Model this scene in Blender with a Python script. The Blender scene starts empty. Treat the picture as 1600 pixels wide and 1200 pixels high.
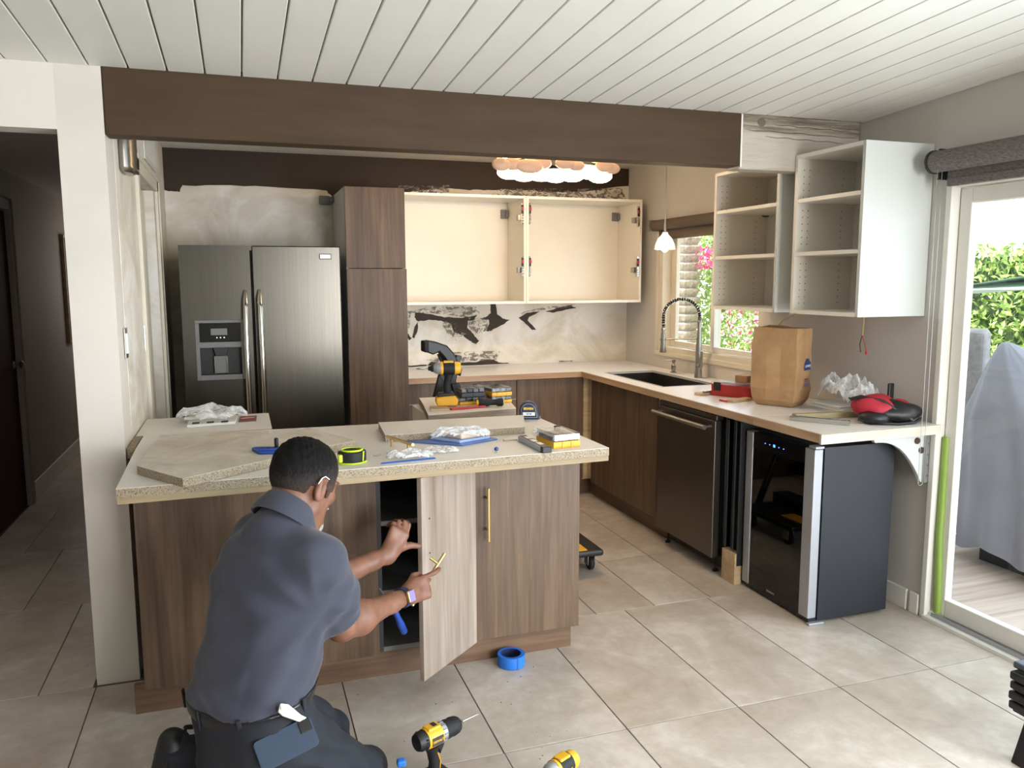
import bpy, bmesh, math, random
import numpy as np
from mathutils import Matrix, Vector, noise as mnoise
random.seed(7)
S = bpy.context.scene
C = S.collection
PI = math.pi

# ---------------------------------------------------------------- camera
cam_d = bpy.data.cameras.new('camera'); cam = bpy.data.objects.new('camera', cam_d); C.objects.link(cam)
cam_d.sensor_width = 36.0; cam_d.lens = 28.31; cam_d.clip_start = 0.05; cam_d.clip_end = 200
_r = Vector((0.94790, -0.31858, -0.00261)); _f = Vector((0.31597, 0.93849, -0.12738))
_f.normalize(); _r = (_r - _f * _r.dot(_f)).normalized(); _u = _r.cross(_f)
cam.matrix_world = Matrix(((_r.x, _u.x, -_f.x, 0), (_r.y, _u.y, -_f.y, 0), (_r.z, _u.z, -_f.z, 1.56), (0, 0, 0, 1)))
S.camera = cam

# ---------------------------------------------------------------- light and exposure
S.view_settings.view_transform = 'Standard'; S.view_settings.look = 'None'
S.view_settings.gamma = 1.0; S.view_settings.use_curve_mapping = False
S.view_settings.exposure = 0.36
W = bpy.data.worlds.new('sky'); S.world = W; W.use_nodes = True
wn = W.node_tree; bg = wn.nodes['Background']
bg.inputs[0].default_value = (0.80, 0.90, 1.0, 1); bg.inputs[1].default_value = 3.4
sun_d = bpy.data.lights.new('sun', 'SUN'); sun_d.energy = 7.0; sun_d.angle = 0.02; sun_d.color = (1.0, 0.95, 0.86)
sun = bpy.data.objects.new('sun', sun_d); C.objects.link(sun)
sun.rotation_euler = (math.radians(-12), math.radians(-38), 0)   # high sun over the roof, from behind the kitchen's left

def area(name, loc, direction, sx, sy, power, color):
    d = bpy.data.lights.new(name, 'AREA'); d.shape = 'RECTANGLE'; d.size = sx; d.size_y = sy
    d.energy = power; d.color = color
    o = bpy.data.objects.new(name, d); C.objects.link(o); o.location = loc
    o.rotation_euler = Vector(direction).to_track_quat('-Z', 'Y').to_euler()
    return o
# daylight through the living room's glazing behind the photographer
area('daylight_window_wall', (2.1, -3.36, 1.25), (-0.12, 1, 0.0), 1.5, 2.0, 150, (1.0, 0.97, 0.94))
# fill lamp added in the unseen half of the patio door, brightens the ceiling
area('patio_door_fill', (3.10, 0.35, 1.0), (-1, 0.05, 0.1), 1.5, 1.8, 110, (0.78, 0.88, 1.0))
area('hall_fill', (-1.0, 8.9, 1.5), (0, -1, -0.3), 0.6, 1.2, 5, (1.0, 0.93, 0.88))  # fill lamp added deep in the hall to brighten it, no window there

# ---------------------------------------------------------------- materials
MATS = {}
def nm(name):
    m = bpy.data.materials.new(name); m.use_nodes = True
    nt = m.node_tree; b = nt.nodes['Principled BSDF']
    MATS[name] = m
    return m, nt, b
def rgb(c): return (c[0], c[1], c[2], 1)
def sr(r, g, b):
    f = lambda v: (v / 255 / 12.92) if v <= 10 else ((v / 255 + 0.055) / 1.055) ** 2.4
    return (f(r), f(g), f(b))
def coords(nt, scale=(1, 1, 1), rnd=True, rot=(0, 0, 0)):
    tc = nt.nodes.new('ShaderNodeTexCoord'); mp = nt.nodes.new('ShaderNodeMapping')
    mp.inputs['Scale'].default_value = scale; mp.inputs['Rotation'].default_value = rot
    if rnd:
        oi = nt.nodes.new('ShaderNodeObjectInfo'); mu = nt.nodes.new('ShaderNodeVectorMath'); mu.operation = 'SCALE'
        cx = nt.nodes.new('ShaderNodeCombineXYZ')
        for i in range(3): nt.links.new(oi.outputs['Random'], cx.inputs[i])
        nt.links.new(cx.outputs[0], mu.inputs[0]); mu.inputs['Scale'].default_value = 37.0
        ad = nt.nodes.new('ShaderNodeVectorMath'); ad.operation = 'ADD'
        nt.links.new(tc.outputs['Object'], ad.inputs[0]); nt.links.new(mu.outputs[0], ad.inputs[1])
        nt.links.new(ad.outputs[0], mp.inputs[0])
    else:
        nt.links.new(tc.outputs['Object'], mp.inputs[0])
    return mp.outputs[0]
def noise_n(nt, vec, scale, detail=4, rough=0.55, dist=0.0):
    n = nt.nodes.new('ShaderNodeTexNoise'); n.inputs['Scale'].default_value = scale
    n.inputs['Detail'].default_value = detail; n.inputs['Roughness'].default_value = rough
    n.inputs['Distortion'].default_value = dist
    nt.links.new(vec, n.inputs['Vector']); return n.outputs['Fac']
def ramp(nt, fac, stops):
    r = nt.nodes.new('ShaderNodeValToRGB'); e = r.color_ramp.elements
    while len(e) < len(stops): e.new(0.5)
    for el, (p, c) in zip(e, stops): el.position = p; el.color = rgb(c)
    nt.links.new(fac, r.inputs[0]); return r.outputs[0]
def bump(nt, b, fac, strength, dist=0.002):
    n = nt.nodes.new('ShaderNodeBump'); n.inputs['Strength'].default_value = strength
    n.inputs['Distance'].default_value = dist
    nt.links.new(fac, n.inputs['Height']); nt.links.new(n.outputs[0], b.inputs['Normal'])
def plain(name, c, rough=0.5, metal=0.0, var=0.06, scale=6, bmp=0.0, spec=0.5, coat=0.0):
    m, nt, b = nm(name)
    v = coords(nt); f = noise_n(nt, v, scale)
    lo = tuple(x * (1 - var) for x in c); hi = tuple(min(1, x * (1 + var)) for x in c)
    nt.links.new(ramp(nt, f, [(0.3, lo), (0.7, hi)]), b.inputs['Base Color'])
    b.inputs['Roughness'].default_value = rough; b.inputs['Metallic'].default_value = metal
    b.inputs['Specular IOR Level'].default_value = spec
    if coat: b.inputs['Coat Weight'].default_value = coat
    if bmp: bump(nt, b, noise_n(nt, v, scale * 12), bmp)
    return m
def emit(name, c, s):
    m, nt, b = nm(name)
    b.inputs['Base Color'].default_value = rgb(c)
    b.inputs['Emission Color'].default_value = rgb(c); b.inputs['Emission Strength'].default_value = s
    return m
def wood(name, c_lo, c_mid, c_hi, axis='z', rough=0.5, fine=1.0):
    m, nt, b = nm(name)
    sc = {'z': (34, 34, 1.3), 'x': (1.3, 34, 34), 'y': (34, 1.3, 34)}[axis]
    v = coords(nt, tuple(s * fine for s in sc))
    f1 = noise_n(nt, v, 1.0, 6, 0.62, 0.6)
    sc2 = {'z': (9, 9, .8), 'x': (.8, 9, 9), 'y': (9, .8, 9)}[axis]
    v2 = coords(nt, sc2); f2 = noise_n(nt, v2, 1.0, 3, 0.5, 1.5)
    mx = nt.nodes.new('ShaderNodeMath'); mx.operation = 'MULTIPLY_ADD'
    nt.links.new(f2, mx.inputs[0]); mx.inputs[1].default_value = 0.55
    mm = nt.nodes.new('ShaderNodeMath'); mm.operation = 'MULTIPLY'; mm.inputs[1].default_value = 0.5
    nt.links.new(f1, mm.inputs[0]); nt.links.new(mm.outputs[0], mx.inputs[2])
    col = ramp(nt, mx.outputs[0], [(0.36, c_lo), (0.52, c_mid), (0.68, c_hi)])
    nt.links.new(col, b.inputs['Base Color']); b.inputs['Roughness'].default_value = rough
    bump(nt, b, f1, 0.08, 0.001)
    return m

wall_m, nt, b = nm('painted plaster')
v = coords(nt, rnd=False); f = noise_n(nt, v, 1.3, 5, 0.6)
nt.links.new(ramp(nt, f, [(0.3, sr(206, 199, 190)), (0.7, sr(219, 213, 204))]), b.inputs['Base Color'])
b.inputs['Roughness'].default_value = 0.75; bump(nt, b, noise_n(nt, v, 60), 0.06, 0.002)
patch_m, nt, b = nm('skim patched plaster')
v = coords(nt, rnd=False); f = noise_n(nt, v, 2.2, 7, 0.65, 0.8)
nt.links.new(ramp(nt, f, [(0.33, sr(196, 188, 170)), (0.5, sr(218, 211, 198)), (0.6, sr(232, 228, 222))]), b.inputs['Base Color'])
b.inputs['Roughness'].default_value = 0.8; bump(nt, b, noise_n(nt, v, 14, 6), 0.15, 0.004)
grey_wall = plain('grey white wall', sr(205, 202, 200), 0.8, var=0.05, scale=1.5)
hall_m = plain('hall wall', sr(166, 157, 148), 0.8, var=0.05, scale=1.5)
white_trim = plain('white trim paint', sr(225, 222, 214), 0.45, var=0.02)
cream_trim = plain('cream trim paint', sr(214, 207, 190), 0.5, var=0.03)
ceil_m = plain('white painted planks', sr(226, 225, 218), 0.55, var=0.025, scale=3, bmp=0.04)
ceil_gap = plain('ceiling backing board', sr(178, 172, 162), 0.8)
kceil_m = plain('white ceiling paint', sr(225, 220, 210), 0.8)
beam_m, nt, b = nm('brown painted beam')
v = coords(nt, (1.2, 8, 8), rnd=False); f = noise_n(nt, v, 2.0, 6)
nt.links.new(ramp(nt, f, [(0.3, sr(64, 49, 34)), (0.7, sr(76, 59, 42))]), b.inputs['Base Color'])
b.inputs['Roughness'].default_value = 0.6; b.inputs['Specular IOR Level'].default_value = 0.2; bump(nt, b, f, 0.15, 0.004)
dark_brown = plain('dark brown torn paint', sr(48, 32, 20), 0.7, var=0.12, scale=9)
patch_dark = plain('exposed dark adhesive', sr(58, 50, 42), 0.8, var=0.2, scale=14)
old_wood, nt, b = nm('weathered grey beam')
v = coords(nt, (1.6, 26, 26), rnd=False); f = noise_n(nt, v, 2.2, 8, 0.7, 0.3)
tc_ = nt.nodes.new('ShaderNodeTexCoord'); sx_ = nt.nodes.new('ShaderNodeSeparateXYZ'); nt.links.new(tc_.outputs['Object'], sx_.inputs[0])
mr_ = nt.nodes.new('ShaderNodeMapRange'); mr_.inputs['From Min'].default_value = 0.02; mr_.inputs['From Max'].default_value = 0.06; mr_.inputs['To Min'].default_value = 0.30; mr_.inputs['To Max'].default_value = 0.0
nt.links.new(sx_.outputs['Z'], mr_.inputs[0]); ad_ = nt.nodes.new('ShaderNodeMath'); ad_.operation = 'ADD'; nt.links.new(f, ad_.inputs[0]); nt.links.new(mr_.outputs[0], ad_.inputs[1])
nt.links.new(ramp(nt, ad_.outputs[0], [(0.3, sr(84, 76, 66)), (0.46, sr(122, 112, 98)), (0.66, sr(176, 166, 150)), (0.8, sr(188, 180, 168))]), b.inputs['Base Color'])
b.inputs['Roughness'].default_value = 0.85; bump(nt, b, f, 0.5, 0.006)

tile_m, nt, b = nm('beige porcelain tile')
v = coords(nt); f = noise_n(nt, v, 2.2, 7, 0.62, 0.9); f2 = noise_n(nt, v, 18, 5, 0.6)
mx = nt.nodes.new('ShaderNodeMath'); mx.operation = 'MULTIPLY_ADD'; mx.inputs[1].default_value = 0.3
nt.links.new(f2, mx.inputs[0]); 
m2 = nt.nodes.new('ShaderNodeMath'); m2.operation = 'MULTIPLY'; m2.inputs[1].default_value = 0.7; nt.links.new(f, m2.inputs[0])
nt.links.new(m2.outputs[0], mx.inputs[2])
nt.links.new(ramp(nt, mx.outputs[0], [(0.34, sr(166, 152, 137)), (0.5, sr(184, 172, 159)), (0.62, sr(202, 192, 181))]), b.inputs['Base Color'])
b.inputs['Roughness'].default_value = 0.42; bump(nt, b, f2, 0.05, 0.001)
grout_m = plain('dark grout', sr(92, 82, 72), 0.9)

oak = wood('brown walnut laminate', sr(74, 55, 40), sr(96, 74, 55), sr(117, 93, 71), 'z', 0.5, 1.5)
oak_x = wood('brown walnut laminate sideways', sr(82, 59, 42), sr(104, 78, 58), sr(124, 96, 73), 'x', 0.45)
oak_y = wood('brown walnut laminate along', sr(82, 59, 42), sr(104, 78, 58), sr(124, 96, 73), 'y', 0.45)
edge_oak_x = wood('warm oak edge strip x', sr(140, 108, 80), sr(168, 134, 104), sr(186, 152, 120), 'x', 0.5)
edge_oak_y = wood('warm oak edge strip y', sr(150, 120, 92), sr(180, 150, 120), sr(198, 168, 138), 'y', 0.5)
ply_m = wood('pale raw wood', sr(168, 140, 104), sr(190, 164, 128), sr(206, 184, 150), 'x', 0.6)
chip_m, nt, b = nm('raw particle board edge')
v = coords(nt); f = noise_n(nt, v, 230, 3, 0.75)
nt.links.new(ramp(nt, f, [(0.36, sr(92, 80, 64)), (0.46, sr(150, 136, 114)), (0.62, sr(174, 160, 138))]), b.inputs['Base Color'])
b.inputs['Roughness'].default_value = 0.85; bump(nt, b, f, 0.5, 0.002)
lam_m, nt, b = nm('warm white laminate')
v = coords(nt); f = noise_n(nt, v, 3.0, 5, 0.6)
nt.links.new(ramp(nt, f, [(0.3, sr(218, 213, 205)), (0.7, sr(229, 224, 217))]), b.inputs['Base Color']); b.inputs['Roughness'].default_value = 0.4
dusty_m, nt, b = nm('dusty board face')
v = coords(nt); f = noise_n(nt, v, 5.0, 6, 0.65, 0.6)
nt.links.new(ramp(nt, f, [(0.35, sr(186, 176, 160)), (0.62, sr(214, 206, 193))]), b.inputs['Base Color']); b.inputs['Roughness'].default_value = 0.7
melamine = plain('white melamine', sr(228, 222, 210), 0.4, var=0.02)
mel_edge = plain('white melamine edge', sr(236, 232, 224), 0.35, var=0.01)
mel_grey = plain('white melamine side panel', sr(198, 202, 198), 0.4, var=0.01)
cab_dark = plain('dark grey cabinet interior', sr(62, 60, 60), 0.6, var=0.05)
cab_shelf = plain('grey shelf edge', sr(128, 128, 128), 0.5)
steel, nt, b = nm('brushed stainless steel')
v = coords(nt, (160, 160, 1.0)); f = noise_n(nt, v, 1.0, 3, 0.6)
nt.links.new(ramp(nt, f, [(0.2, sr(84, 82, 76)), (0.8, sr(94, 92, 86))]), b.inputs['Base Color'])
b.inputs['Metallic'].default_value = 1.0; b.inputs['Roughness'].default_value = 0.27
chrome = plain('polished steel', sr(200, 198, 194), 0.16, 1.0, var=0.02)
satin = plain('satin nickel', sr(168, 164, 156), 0.32, 1.0, var=0.03)
dark_steel = plain('dark stainless', sr(110, 104, 98), 0.32, 1.0, var=0.04, scale=2)
black_p = plain('black plastic', sr(24, 24, 26), 0.45, var=0.15)
black_gloss = plain('black gloss', sr(10, 11, 13), 0.12, var=0.1)
black_rub = plain('black rubber', sr(20, 20, 21), 0.7, var=0.15)
black_body = plain('black painted appliance side', sr(30, 34, 42), 0.42, var=0.12, scale=3)
alu = plain('silver anodised strip', sr(172, 174, 180), 0.4, 0.55, var=0.03)
brass = plain('brushed brass', sr(206, 178, 118), 0.3, 0.9, var=0.05)
yellow = plain('tool yellow', sr(226, 168, 34), 0.45, var=0.06)
hivis = plain('fluorescent yellow green', sr(198, 226, 44), 0.5, var=0.04)
blue_tape = plain('blue masking tape', sr(34, 112, 210), 0.6, var=0.08)
blue_p = plain('blue plastic', sr(36, 70, 150), 0.45, var=0.1)
navy_p = plain('navy plastic', sr(34, 44, 78), 0.4, var=0.1)
red_p = plain('red plastic', sr(176, 34, 38), 0.4, var=0.06)
red_dark = plain('dark red fabric', sr(168, 30, 48), 0.7, var=0.15, scale=12)
kraft, nt, b = nm('brown kraft paper')
v = coords(nt); f = noise_n(nt, v, 7, 5, 0.6)
nt.links.new(ramp(nt, f, [(0.3, sr(160, 124, 86)), (0.7, sr(184, 148, 106))]), b.inputs['Base Color'])
b.inputs['Roughness'].default_value = 0.75; bump(nt, b, f, 0.25, 0.01)
card_m = plain('cardboard', sr(172, 134, 96), 0.8, var=0.08)
paper = plain('white paper', sr(224, 222, 218), 0.7, var=0.02)
ink = plain('dark ink', sr(60, 60, 66), 0.7, var=0.2)
ink_blue = plain('blue ink', sr(38, 60, 120), 0.7, var=0.1)
ink_red = plain('red ink', sr(180, 50, 50), 0.7, var=0.1)
white_p = plain('white plastic', sr(226, 224, 220), 0.4, var=0.02)
grey_p = plain('grey plastic', sr(120, 120, 120), 0.5, var=0.08)
wood_pencil = plain('red pencil paint', sr(190, 36, 40), 0.4)
strip_m = wood('dull tan support strip', sr(140, 122, 92), sr(160, 142, 110), sr(176, 158, 126), 'x', 0.6)
shade_m, nt, b = nm('woven blind fabric')
v = coords(nt, (2, 60, 160), rnd=False); f = noise_n(nt, v, 1, 4)
nt.links.new(ramp(nt, f, [(0.3, sr(84, 78, 78)), (0.7, sr(128, 120, 116))]), b.inputs['Base Color']); b.inputs['Roughness'].default_value = 0.8
shade2_m = plain('brown roller fabric', sr(96, 84, 72), 0.85, var=0.08)
knot_m = plain('grey brown knot', sr(112, 100, 86), 0.9)
knob_dark = plain('dark knot in the wood', sr(64, 52, 42), 0.9)
door_dark = plain('dark red brown door', sr(60, 28, 24), 0.75, var=0.1, spec=0.15)
art_m = plain('dark picture', sr(50, 42, 36), 0.6)
frost = emit('frosted pendant glass', (1.0, 0.86, 0.66), 0.9)
bulb = emit('lit opal glass', (1.0, 0.76, 0.50), 32.0)
disc_m = plain('warm alabaster disc', sr(232, 190, 160), 0.4, var=.05)
led_blue = emit('blue led digits', (0.05, 0.18, 1.0), 5.0)
led_white = emit('white led dots', (0.9, 0.95, 1.0), 0.8)
pole_m = plain('lime green bar', sr(134, 164, 72), 0.45, var=0.05)
pipe_b = plain('beige cable jacket', sr(176, 156, 112), 0.6)

def glass(name, tint=(1, 1, 1), gloss=0.06, rough=0.0):
    m, nt, b = nm(name); nt.nodes.remove(b)
    out = nt.nodes['Material Output']
    t = nt.nodes.new('ShaderNodeBsdfTransparent'); t.inputs[0].default_value = rgb(tint)
    g = nt.nodes.new('ShaderNodeBsdfGlossy'); g.inputs['Roughness'].default_value = rough
    fr = nt.nodes.new('ShaderNodeFresnel'); fr.inputs[0].default_value = 1.45
    ma = nt.nodes.new('ShaderNodeMath'); ma.operation = 'ADD'; ma.inputs[1].default_value = gloss; ma.use_clamp = True
    mx = nt.nodes.new('ShaderNodeMixShader')
    ge = nt.nodes.new('ShaderNodeNewGeometry'); inv = nt.nodes.new('ShaderNodeMath'); inv.operation = 'SUBTRACT'; inv.inputs[0].default_value = 1.0
    nt.links.new(ge.outputs['Backfacing'], inv.inputs[1])
    mu = nt.nodes.new('ShaderNodeMath'); mu.operation = 'MULTIPLY'; nt.links.new(ma.outputs[0], mu.inputs[0]); nt.links.new(inv.outputs[0], mu.inputs[1])
    nt.links.new(fr.outputs[0], ma.inputs[0]); nt.links.new(mu.outputs[0], mx.inputs[0])
    nt.links.new(t.outputs[0], mx.inputs[1]); nt.links.new(g.outputs[0], mx.inputs[2])
    nt.links.new(mx.outputs[0], out.inputs[0]); return m
pane_m = glass('clear window glass', (0.97, 0.99, 0.98), 0.0)
smoked = glass('smoked cooler glass', (0.22, 0.21, 0.19), 0.03)
clear_p = glass('clear plastic', (0.86, 0.87, 0.88), 0.10, 0.12)
def film(name, c, op):
    m, nt, b = nm(name); out = nt.nodes['Material Output']
    b.inputs['Base Color'].default_value = rgb(c); b.inputs['Roughness'].default_value = 0.22
    t = nt.nodes.new('ShaderNodeBsdfTransparent'); mx = nt.nodes.new('ShaderNodeMixShader')
    v = coords(nt); f = noise_n(nt, v, 40, 4)
    r = nt.nodes.new('ShaderNodeMapRange'); r.inputs['From Min'].default_value = 0.3; r.inputs['From Max'].default_value = 0.7
    r.inputs['To Min'].default_value = op * 0.4; r.inputs['To Max'].default_value = op * 1.5
    nt.links.new(f, r.inputs[0]); nt.links.new(r.outputs[0], mx.inputs[0])
    nt.links.new(t.outputs[0], mx.inputs[1]); nt.links.new(b.outputs[0], mx.inputs[2])
    nt.links.new(mx.outputs[0], out.inputs[0]); return m
film_m = film('crinkled clear bag', (0.9, 0.92, 0.94), 0.45)
film_blue = film('blue tinted packet', (0.35, 0.5, 0.85), 0.7)

# ---------------------------------------------------------------- mesh helpers
def T(x=0, y=0, z=0, rz=0, rx=0, ry=0, s=1.0):
    return Matrix.Translation((x, y, z)) @ Matrix.Rotation(rz, 4, 'Z') @ Matrix.Rotation(ry, 4, 'Y') @ Matrix.Rotation(rx, 4, 'X') @ Matrix.Scale(s, 4)
def frame(o, xd, yd):
    x = Vector(xd).normalized(); y = Vector(yd); y = (y - x * y.dot(x)).normalized(); z = x.cross(y)
    return Matrix(((x.x, y.x, z.x, o[0]), (x.y, y.y, z.y, o[1]), (x.z, y.z, z.z, o[2]), (0, 0, 0, 1)))
class MB:
    def __init__(s, M=None): s.v = []; s.f = []; s.mi = []; s.M = M or Matrix.Identity(4); s.cm = 0
    def add(s, vs, fs, M=None):
        A = s.M @ M if M is not None else s.M
        n = len(s.v); s.v += [tuple(A @ Vector(p)) for p in vs]
        s.f += [tuple(n + i for i in f) for f in fs]; s.mi += [s.cm] * len(fs); return s
    def box(s, x0, x1, y0, y1, z0, z1, M=None):
        v = [(x0, y0, z0), (x1, y0, z0), (x1, y1, z0), (x0, y1, z0), (x0, y0, z1), (x1, y0, z1), (x1, y1, z1), (x0, y1, z1)]
        return s.add(v, [(0, 3, 2, 1), (4, 5, 6, 7), (0, 1, 5, 4), (1, 2, 6, 5), (2, 3, 7, 6), (3, 0, 4, 7)], M)
    def prism(s, pts, a0, a1, axis='z', M=None):
        n = len(pts)
        ar = sum(pts[i][0] * pts[(i + 1) % n][1] - pts[(i + 1) % n][0] * pts[i][1] for i in range(n))
        if ar < 0: pts = pts[::-1]
        def mk(p, a): return {'z': (p[0], p[1], a), 'y': (p[0], a, p[1]), 'x': (a, p[0], p[1])}[axis]
        v = [mk(p, a0) for p in pts] + [mk(p, a1) for p in pts]
        fs = [tuple(range(n - 1, -1, -1)), tuple(range(n, 2 * n))] + [(i, (i + 1) % n, n + (i + 1) % n, n + i) for i in range(n)]
        if axis == 'y': fs = [f[::-1] for f in fs]
        return s.add(v, fs, M)
    def tube(s, pts, r, n=10, M=None, closed=False):
        pts = [Vector(p) for p in pts]; N = len(pts)
        rs = r if isinstance(r, (list, tuple)) else [r] * N
        v = []; prev = None
        for i, p in enumerate(pts):
            a = pts[(i - 1) % N] if (i > 0 or closed) else p; c = pts[(i + 1) % N] if (i < N - 1 or closed) else p
            t = (c - a).normalized()
            if prev is None: u = t.cross(Vector((0, 0, 1))); u = u if u.length > 1e-3 else t.cross(Vector((1, 0, 0)))
            else: u = prev - t * prev.dot(t)
            u = u.normalized(); prev = u; w = t.cross(u)
            for k in range(n):
                an = 2 * PI * k / n; v.append(p + (u * math.cos(an) + w * math.sin(an)) * rs[i])
        fs = []
        R = N if closed else N - 1
        for i in range(R):
            j = (i + 1) % N
            for k in range(n):
                k2 = (k + 1) % n; fs.append((i * n + k, i * n + k2, j * n + k2, j * n + k))
        if not closed: fs.append(tuple(range(n - 1, -1, -1))); fs.append(tuple((N - 1) * n + k for k in range(n)))
        return s.add(v, fs, M)
    def lathe(s, prof, n=24, M=None):   # profile of (r, z), axis z
        v = []; fs = []; N = len(prof)
        for r, z in prof:
            for k in range(n): a = 2 * PI * k / n; v.append((r * math.cos(a), r * math.sin(a), z))
        for i in range(N - 1):
            for k in range(n): k2 = (k + 1) % n; fs.append((i * n + k, i * n + k2, (i + 1) * n + k2, (i + 1) * n + k))
        fs.append(tuple(range(n - 1, -1, -1))); fs.append(tuple((N - 1) * n + k for k in range(n)))
        return s.add(v, fs, M)
    def ell(s, c, r, n=14, M=None):
        r = r if isinstance(r, (list, tuple)) else (r, r, r)
        v = []; fs = []; m = max(5, n // 2)
        for i in range(1, m):
            th = PI * i / m
            for k in range(n):
                a = 2 * PI * k / n; v.append((c[0] + r[0] * math.sin(th) * math.cos(a), c[1] + r[1] * math.sin(th) * math.sin(a), c[2] - r[2] * math.cos(th)))
        b = len(v); v.append((c[0], c[1], c[2] - r[2])); v.append((c[0], c[1], c[2] + r[2]))
        for i in range(m - 2):
            for k in range(n): k2 = (k + 1) % n; fs.append((i * n + k, i * n + k2, (i + 1) * n + k2, (i + 1) * n + k))
        for k in range(n):
            k2 = (k + 1) % n; fs.append((b, k2, k)); fs.append((b + 1, (m - 2) * n + k, (m - 2) * n + k2))
        return s.add(v, fs, M)
    def build(s, name, mats, parent=None, bevel=0.0, smooth=False, kind=None, label=None):
        me = bpy.data.meshes.new(name)
        V = np.array(s.v, dtype=float)
        c = (V.min(0) + V.max(0)) / 2 if len(V) else np.zeros(3)
        me.from_pydata([tuple(p) for p in (V - c)], [], s.f)
        if not isinstance(mats, (list, tuple)): mats = [mats]
        for m in mats: me.materials.append(m)
        if len(mats) > 1: me.polygons.foreach_set('material_index', s.mi)
        if smooth:
            me.polygons.foreach_set('use_smooth', [True] * len(me.polygons))
            try: me.set_sharp_from_angle(angle=math.radians(40))
            except Exception: pass
        me.update()
        o = bpy.data.objects.new(name, me); C.objects.link(o)
        put(o, Matrix.Translation(c), parent)
        if bevel:
            b = o.modifiers.new('bevel', 'BEVEL'); b.width = bevel; b.segments = 2; b.limit_method = 'ANGLE'; b.angle_limit = math.radians(40)
        if kind: o['kind'] = kind
        if label: o['label'] = label
        return o
WM = {}
def put(o, M, parent=None):
    WM[o] = M.copy()
    if parent is None: o.matrix_world = M
    else:
        o.parent = parent; o.matrix_basis = WM[parent].inverted() @ M
def B(x0, x1, y0, y1, z0, z1, M=None): return MB().box(x0, x1, y0, y1, z0, z1, M)
def thing(name, label, cat, loc=(0, 0, 0), rz=0, group=None):
    o = bpy.data.objects.new(name, None); C.objects.link(o); o.empty_display_size = 0.1
    put(o, Matrix.Translation(loc) @ Matrix.Rotation(rz, 4, 'Z')); return tag(o, label, cat, group)
def tag(o, label, cat, group=None, kind=None):
    o['label'] = label; o['category'] = cat
    if group: o['group'] = group
    if kind: o['kind'] = kind
    return o
def share(src, name, M, parent=None):
    o = bpy.data.objects.new(name, src.data); C.objects.link(o); put(o, M, parent)
    for md in src.modifiers:
        if md.type == 'BEVEL':
            b = o.modifiers.new('bevel', 'BEVEL'); b.width = md.width; b.segments = md.segments; b.limit_method = 'ANGLE'; b.angle_limit = md.angle_limit
    return o
def text(name, body, size, M, mat_, parent, depth=0.0006, bold=0.0):
    cu = bpy.data.curves.new(name, 'FONT'); cu.body = body; cu.size = size; cu.extrude = depth; cu.align_x = 'CENTER'; cu.align_y = 'CENTER'
    cu.offset = bold; cu.resolution_u = 3
    t = bpy.data.objects.new(name + '_tmp', cu); C.objects.link(t)
    dg = bpy.context.evaluated_depsgraph_get(); me = bpy.data.meshes.new_from_object(t.evaluated_get(dg))
    bpy.data.objects.remove(t); me.materials.clear(); me.materials.append(mat_); me.name = name
    o = bpy.data.objects.new(name, me); C.objects.link(o); put(o, M, parent); return o
# ================================================================ SETTING
YW = 3.33      # room-side face of the beam and the hall wall
XR = 2.957     # inner face of the right wall
YB = 5.88      # back wall
def cz(y): return 2.327 + 0.05 * (YW - y)      # ceiling height, rising towards the living room
floor = B(-3.0, XR + 0.1, -3.4, YB + 0.1, -0.12, -0.004).build('floor', grout_m, kind='structure')
B(-1.6, -0.45, YB + 0.1, 9.1, -0.12, -0.004).build('floor_base', grout_m, floor)
g = 0.0022
t_big = B(-0.2267 + g, 0.2267 - g, -0.4645 + g, 0.4645 - g, -0.012, 0).build('tile', tile_m, floor, bevel=0.0012)
put(t_big, Matrix.Translation((0.5455, 1.9155, -0.006)), floor)
P = 0.4535
def clip_tile(x0, x1, y0, y1, X0, X1, Y0, Y1, src=None):
    a, b_, c, d = max(x0, X0), min(x1, X1), max(y0, Y0), min(y1, Y1)
    if b_ - a < 0.03 or d - c < 0.03: return
    if src is not None and abs((b_ - a) - (x1 - x0)) < 1e-6 and abs((d - c) - (y1 - y0)) < 1e-6:
        share(src, 'tile', Matrix.Translation(((a + b_) / 2, (c + d) / 2, -0.006)), floor)
    else: B(a + g, b_ - g, c + g, d - g, -0.012, 0).build('tile', tile_m, floor, bevel=0.0012)
for r in range(-4, 3):
    y0 = 2.38 + (r - 1) * 0.93
    for k in range(-8, 9):
        x0 = -0.59 + k * P
        if r == 0 and abs(x0 - 0.317) < 0.01: continue
        clip_tile(x0, x0 + P, y0, y0 + 0.93, -3.0, XR + 0.05, -1.35 if r > -4 else 9, 3.31, t_big)
q = 0.31
t_s = None
for r in range(0, 5):
    y0 = 3.31 + r * 0.65
    for k in range(-4, 9):
        x0 = 0.6 + k * q + (0 if r % 2 == 0 else 0.0)
        if t_s is None and k == 1:
            t_s = B(x0 + g, x0 + q - g, y0 + g, y0 + 0.65 - g, -0.012, 0).build('tile', tile_m, floor, bevel=0.0012); continue
        clip_tile(x0, x0 + q, y0, y0 + 0.65, -0.42, XR + 0.05, 3.31, YB, t_s)
for r in range(0, 7):
    y0 = 3.31 + r * 0.93
    for k in range(-3, 1):
        x0 = -0.59 + k * P - (0.2 if r % 2 == 0 else 0.0)
        clip_tile(x0, x0 + P, y0, y0 + 0.93, -1.46, -0.60, 3.31, 9.0)

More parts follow.
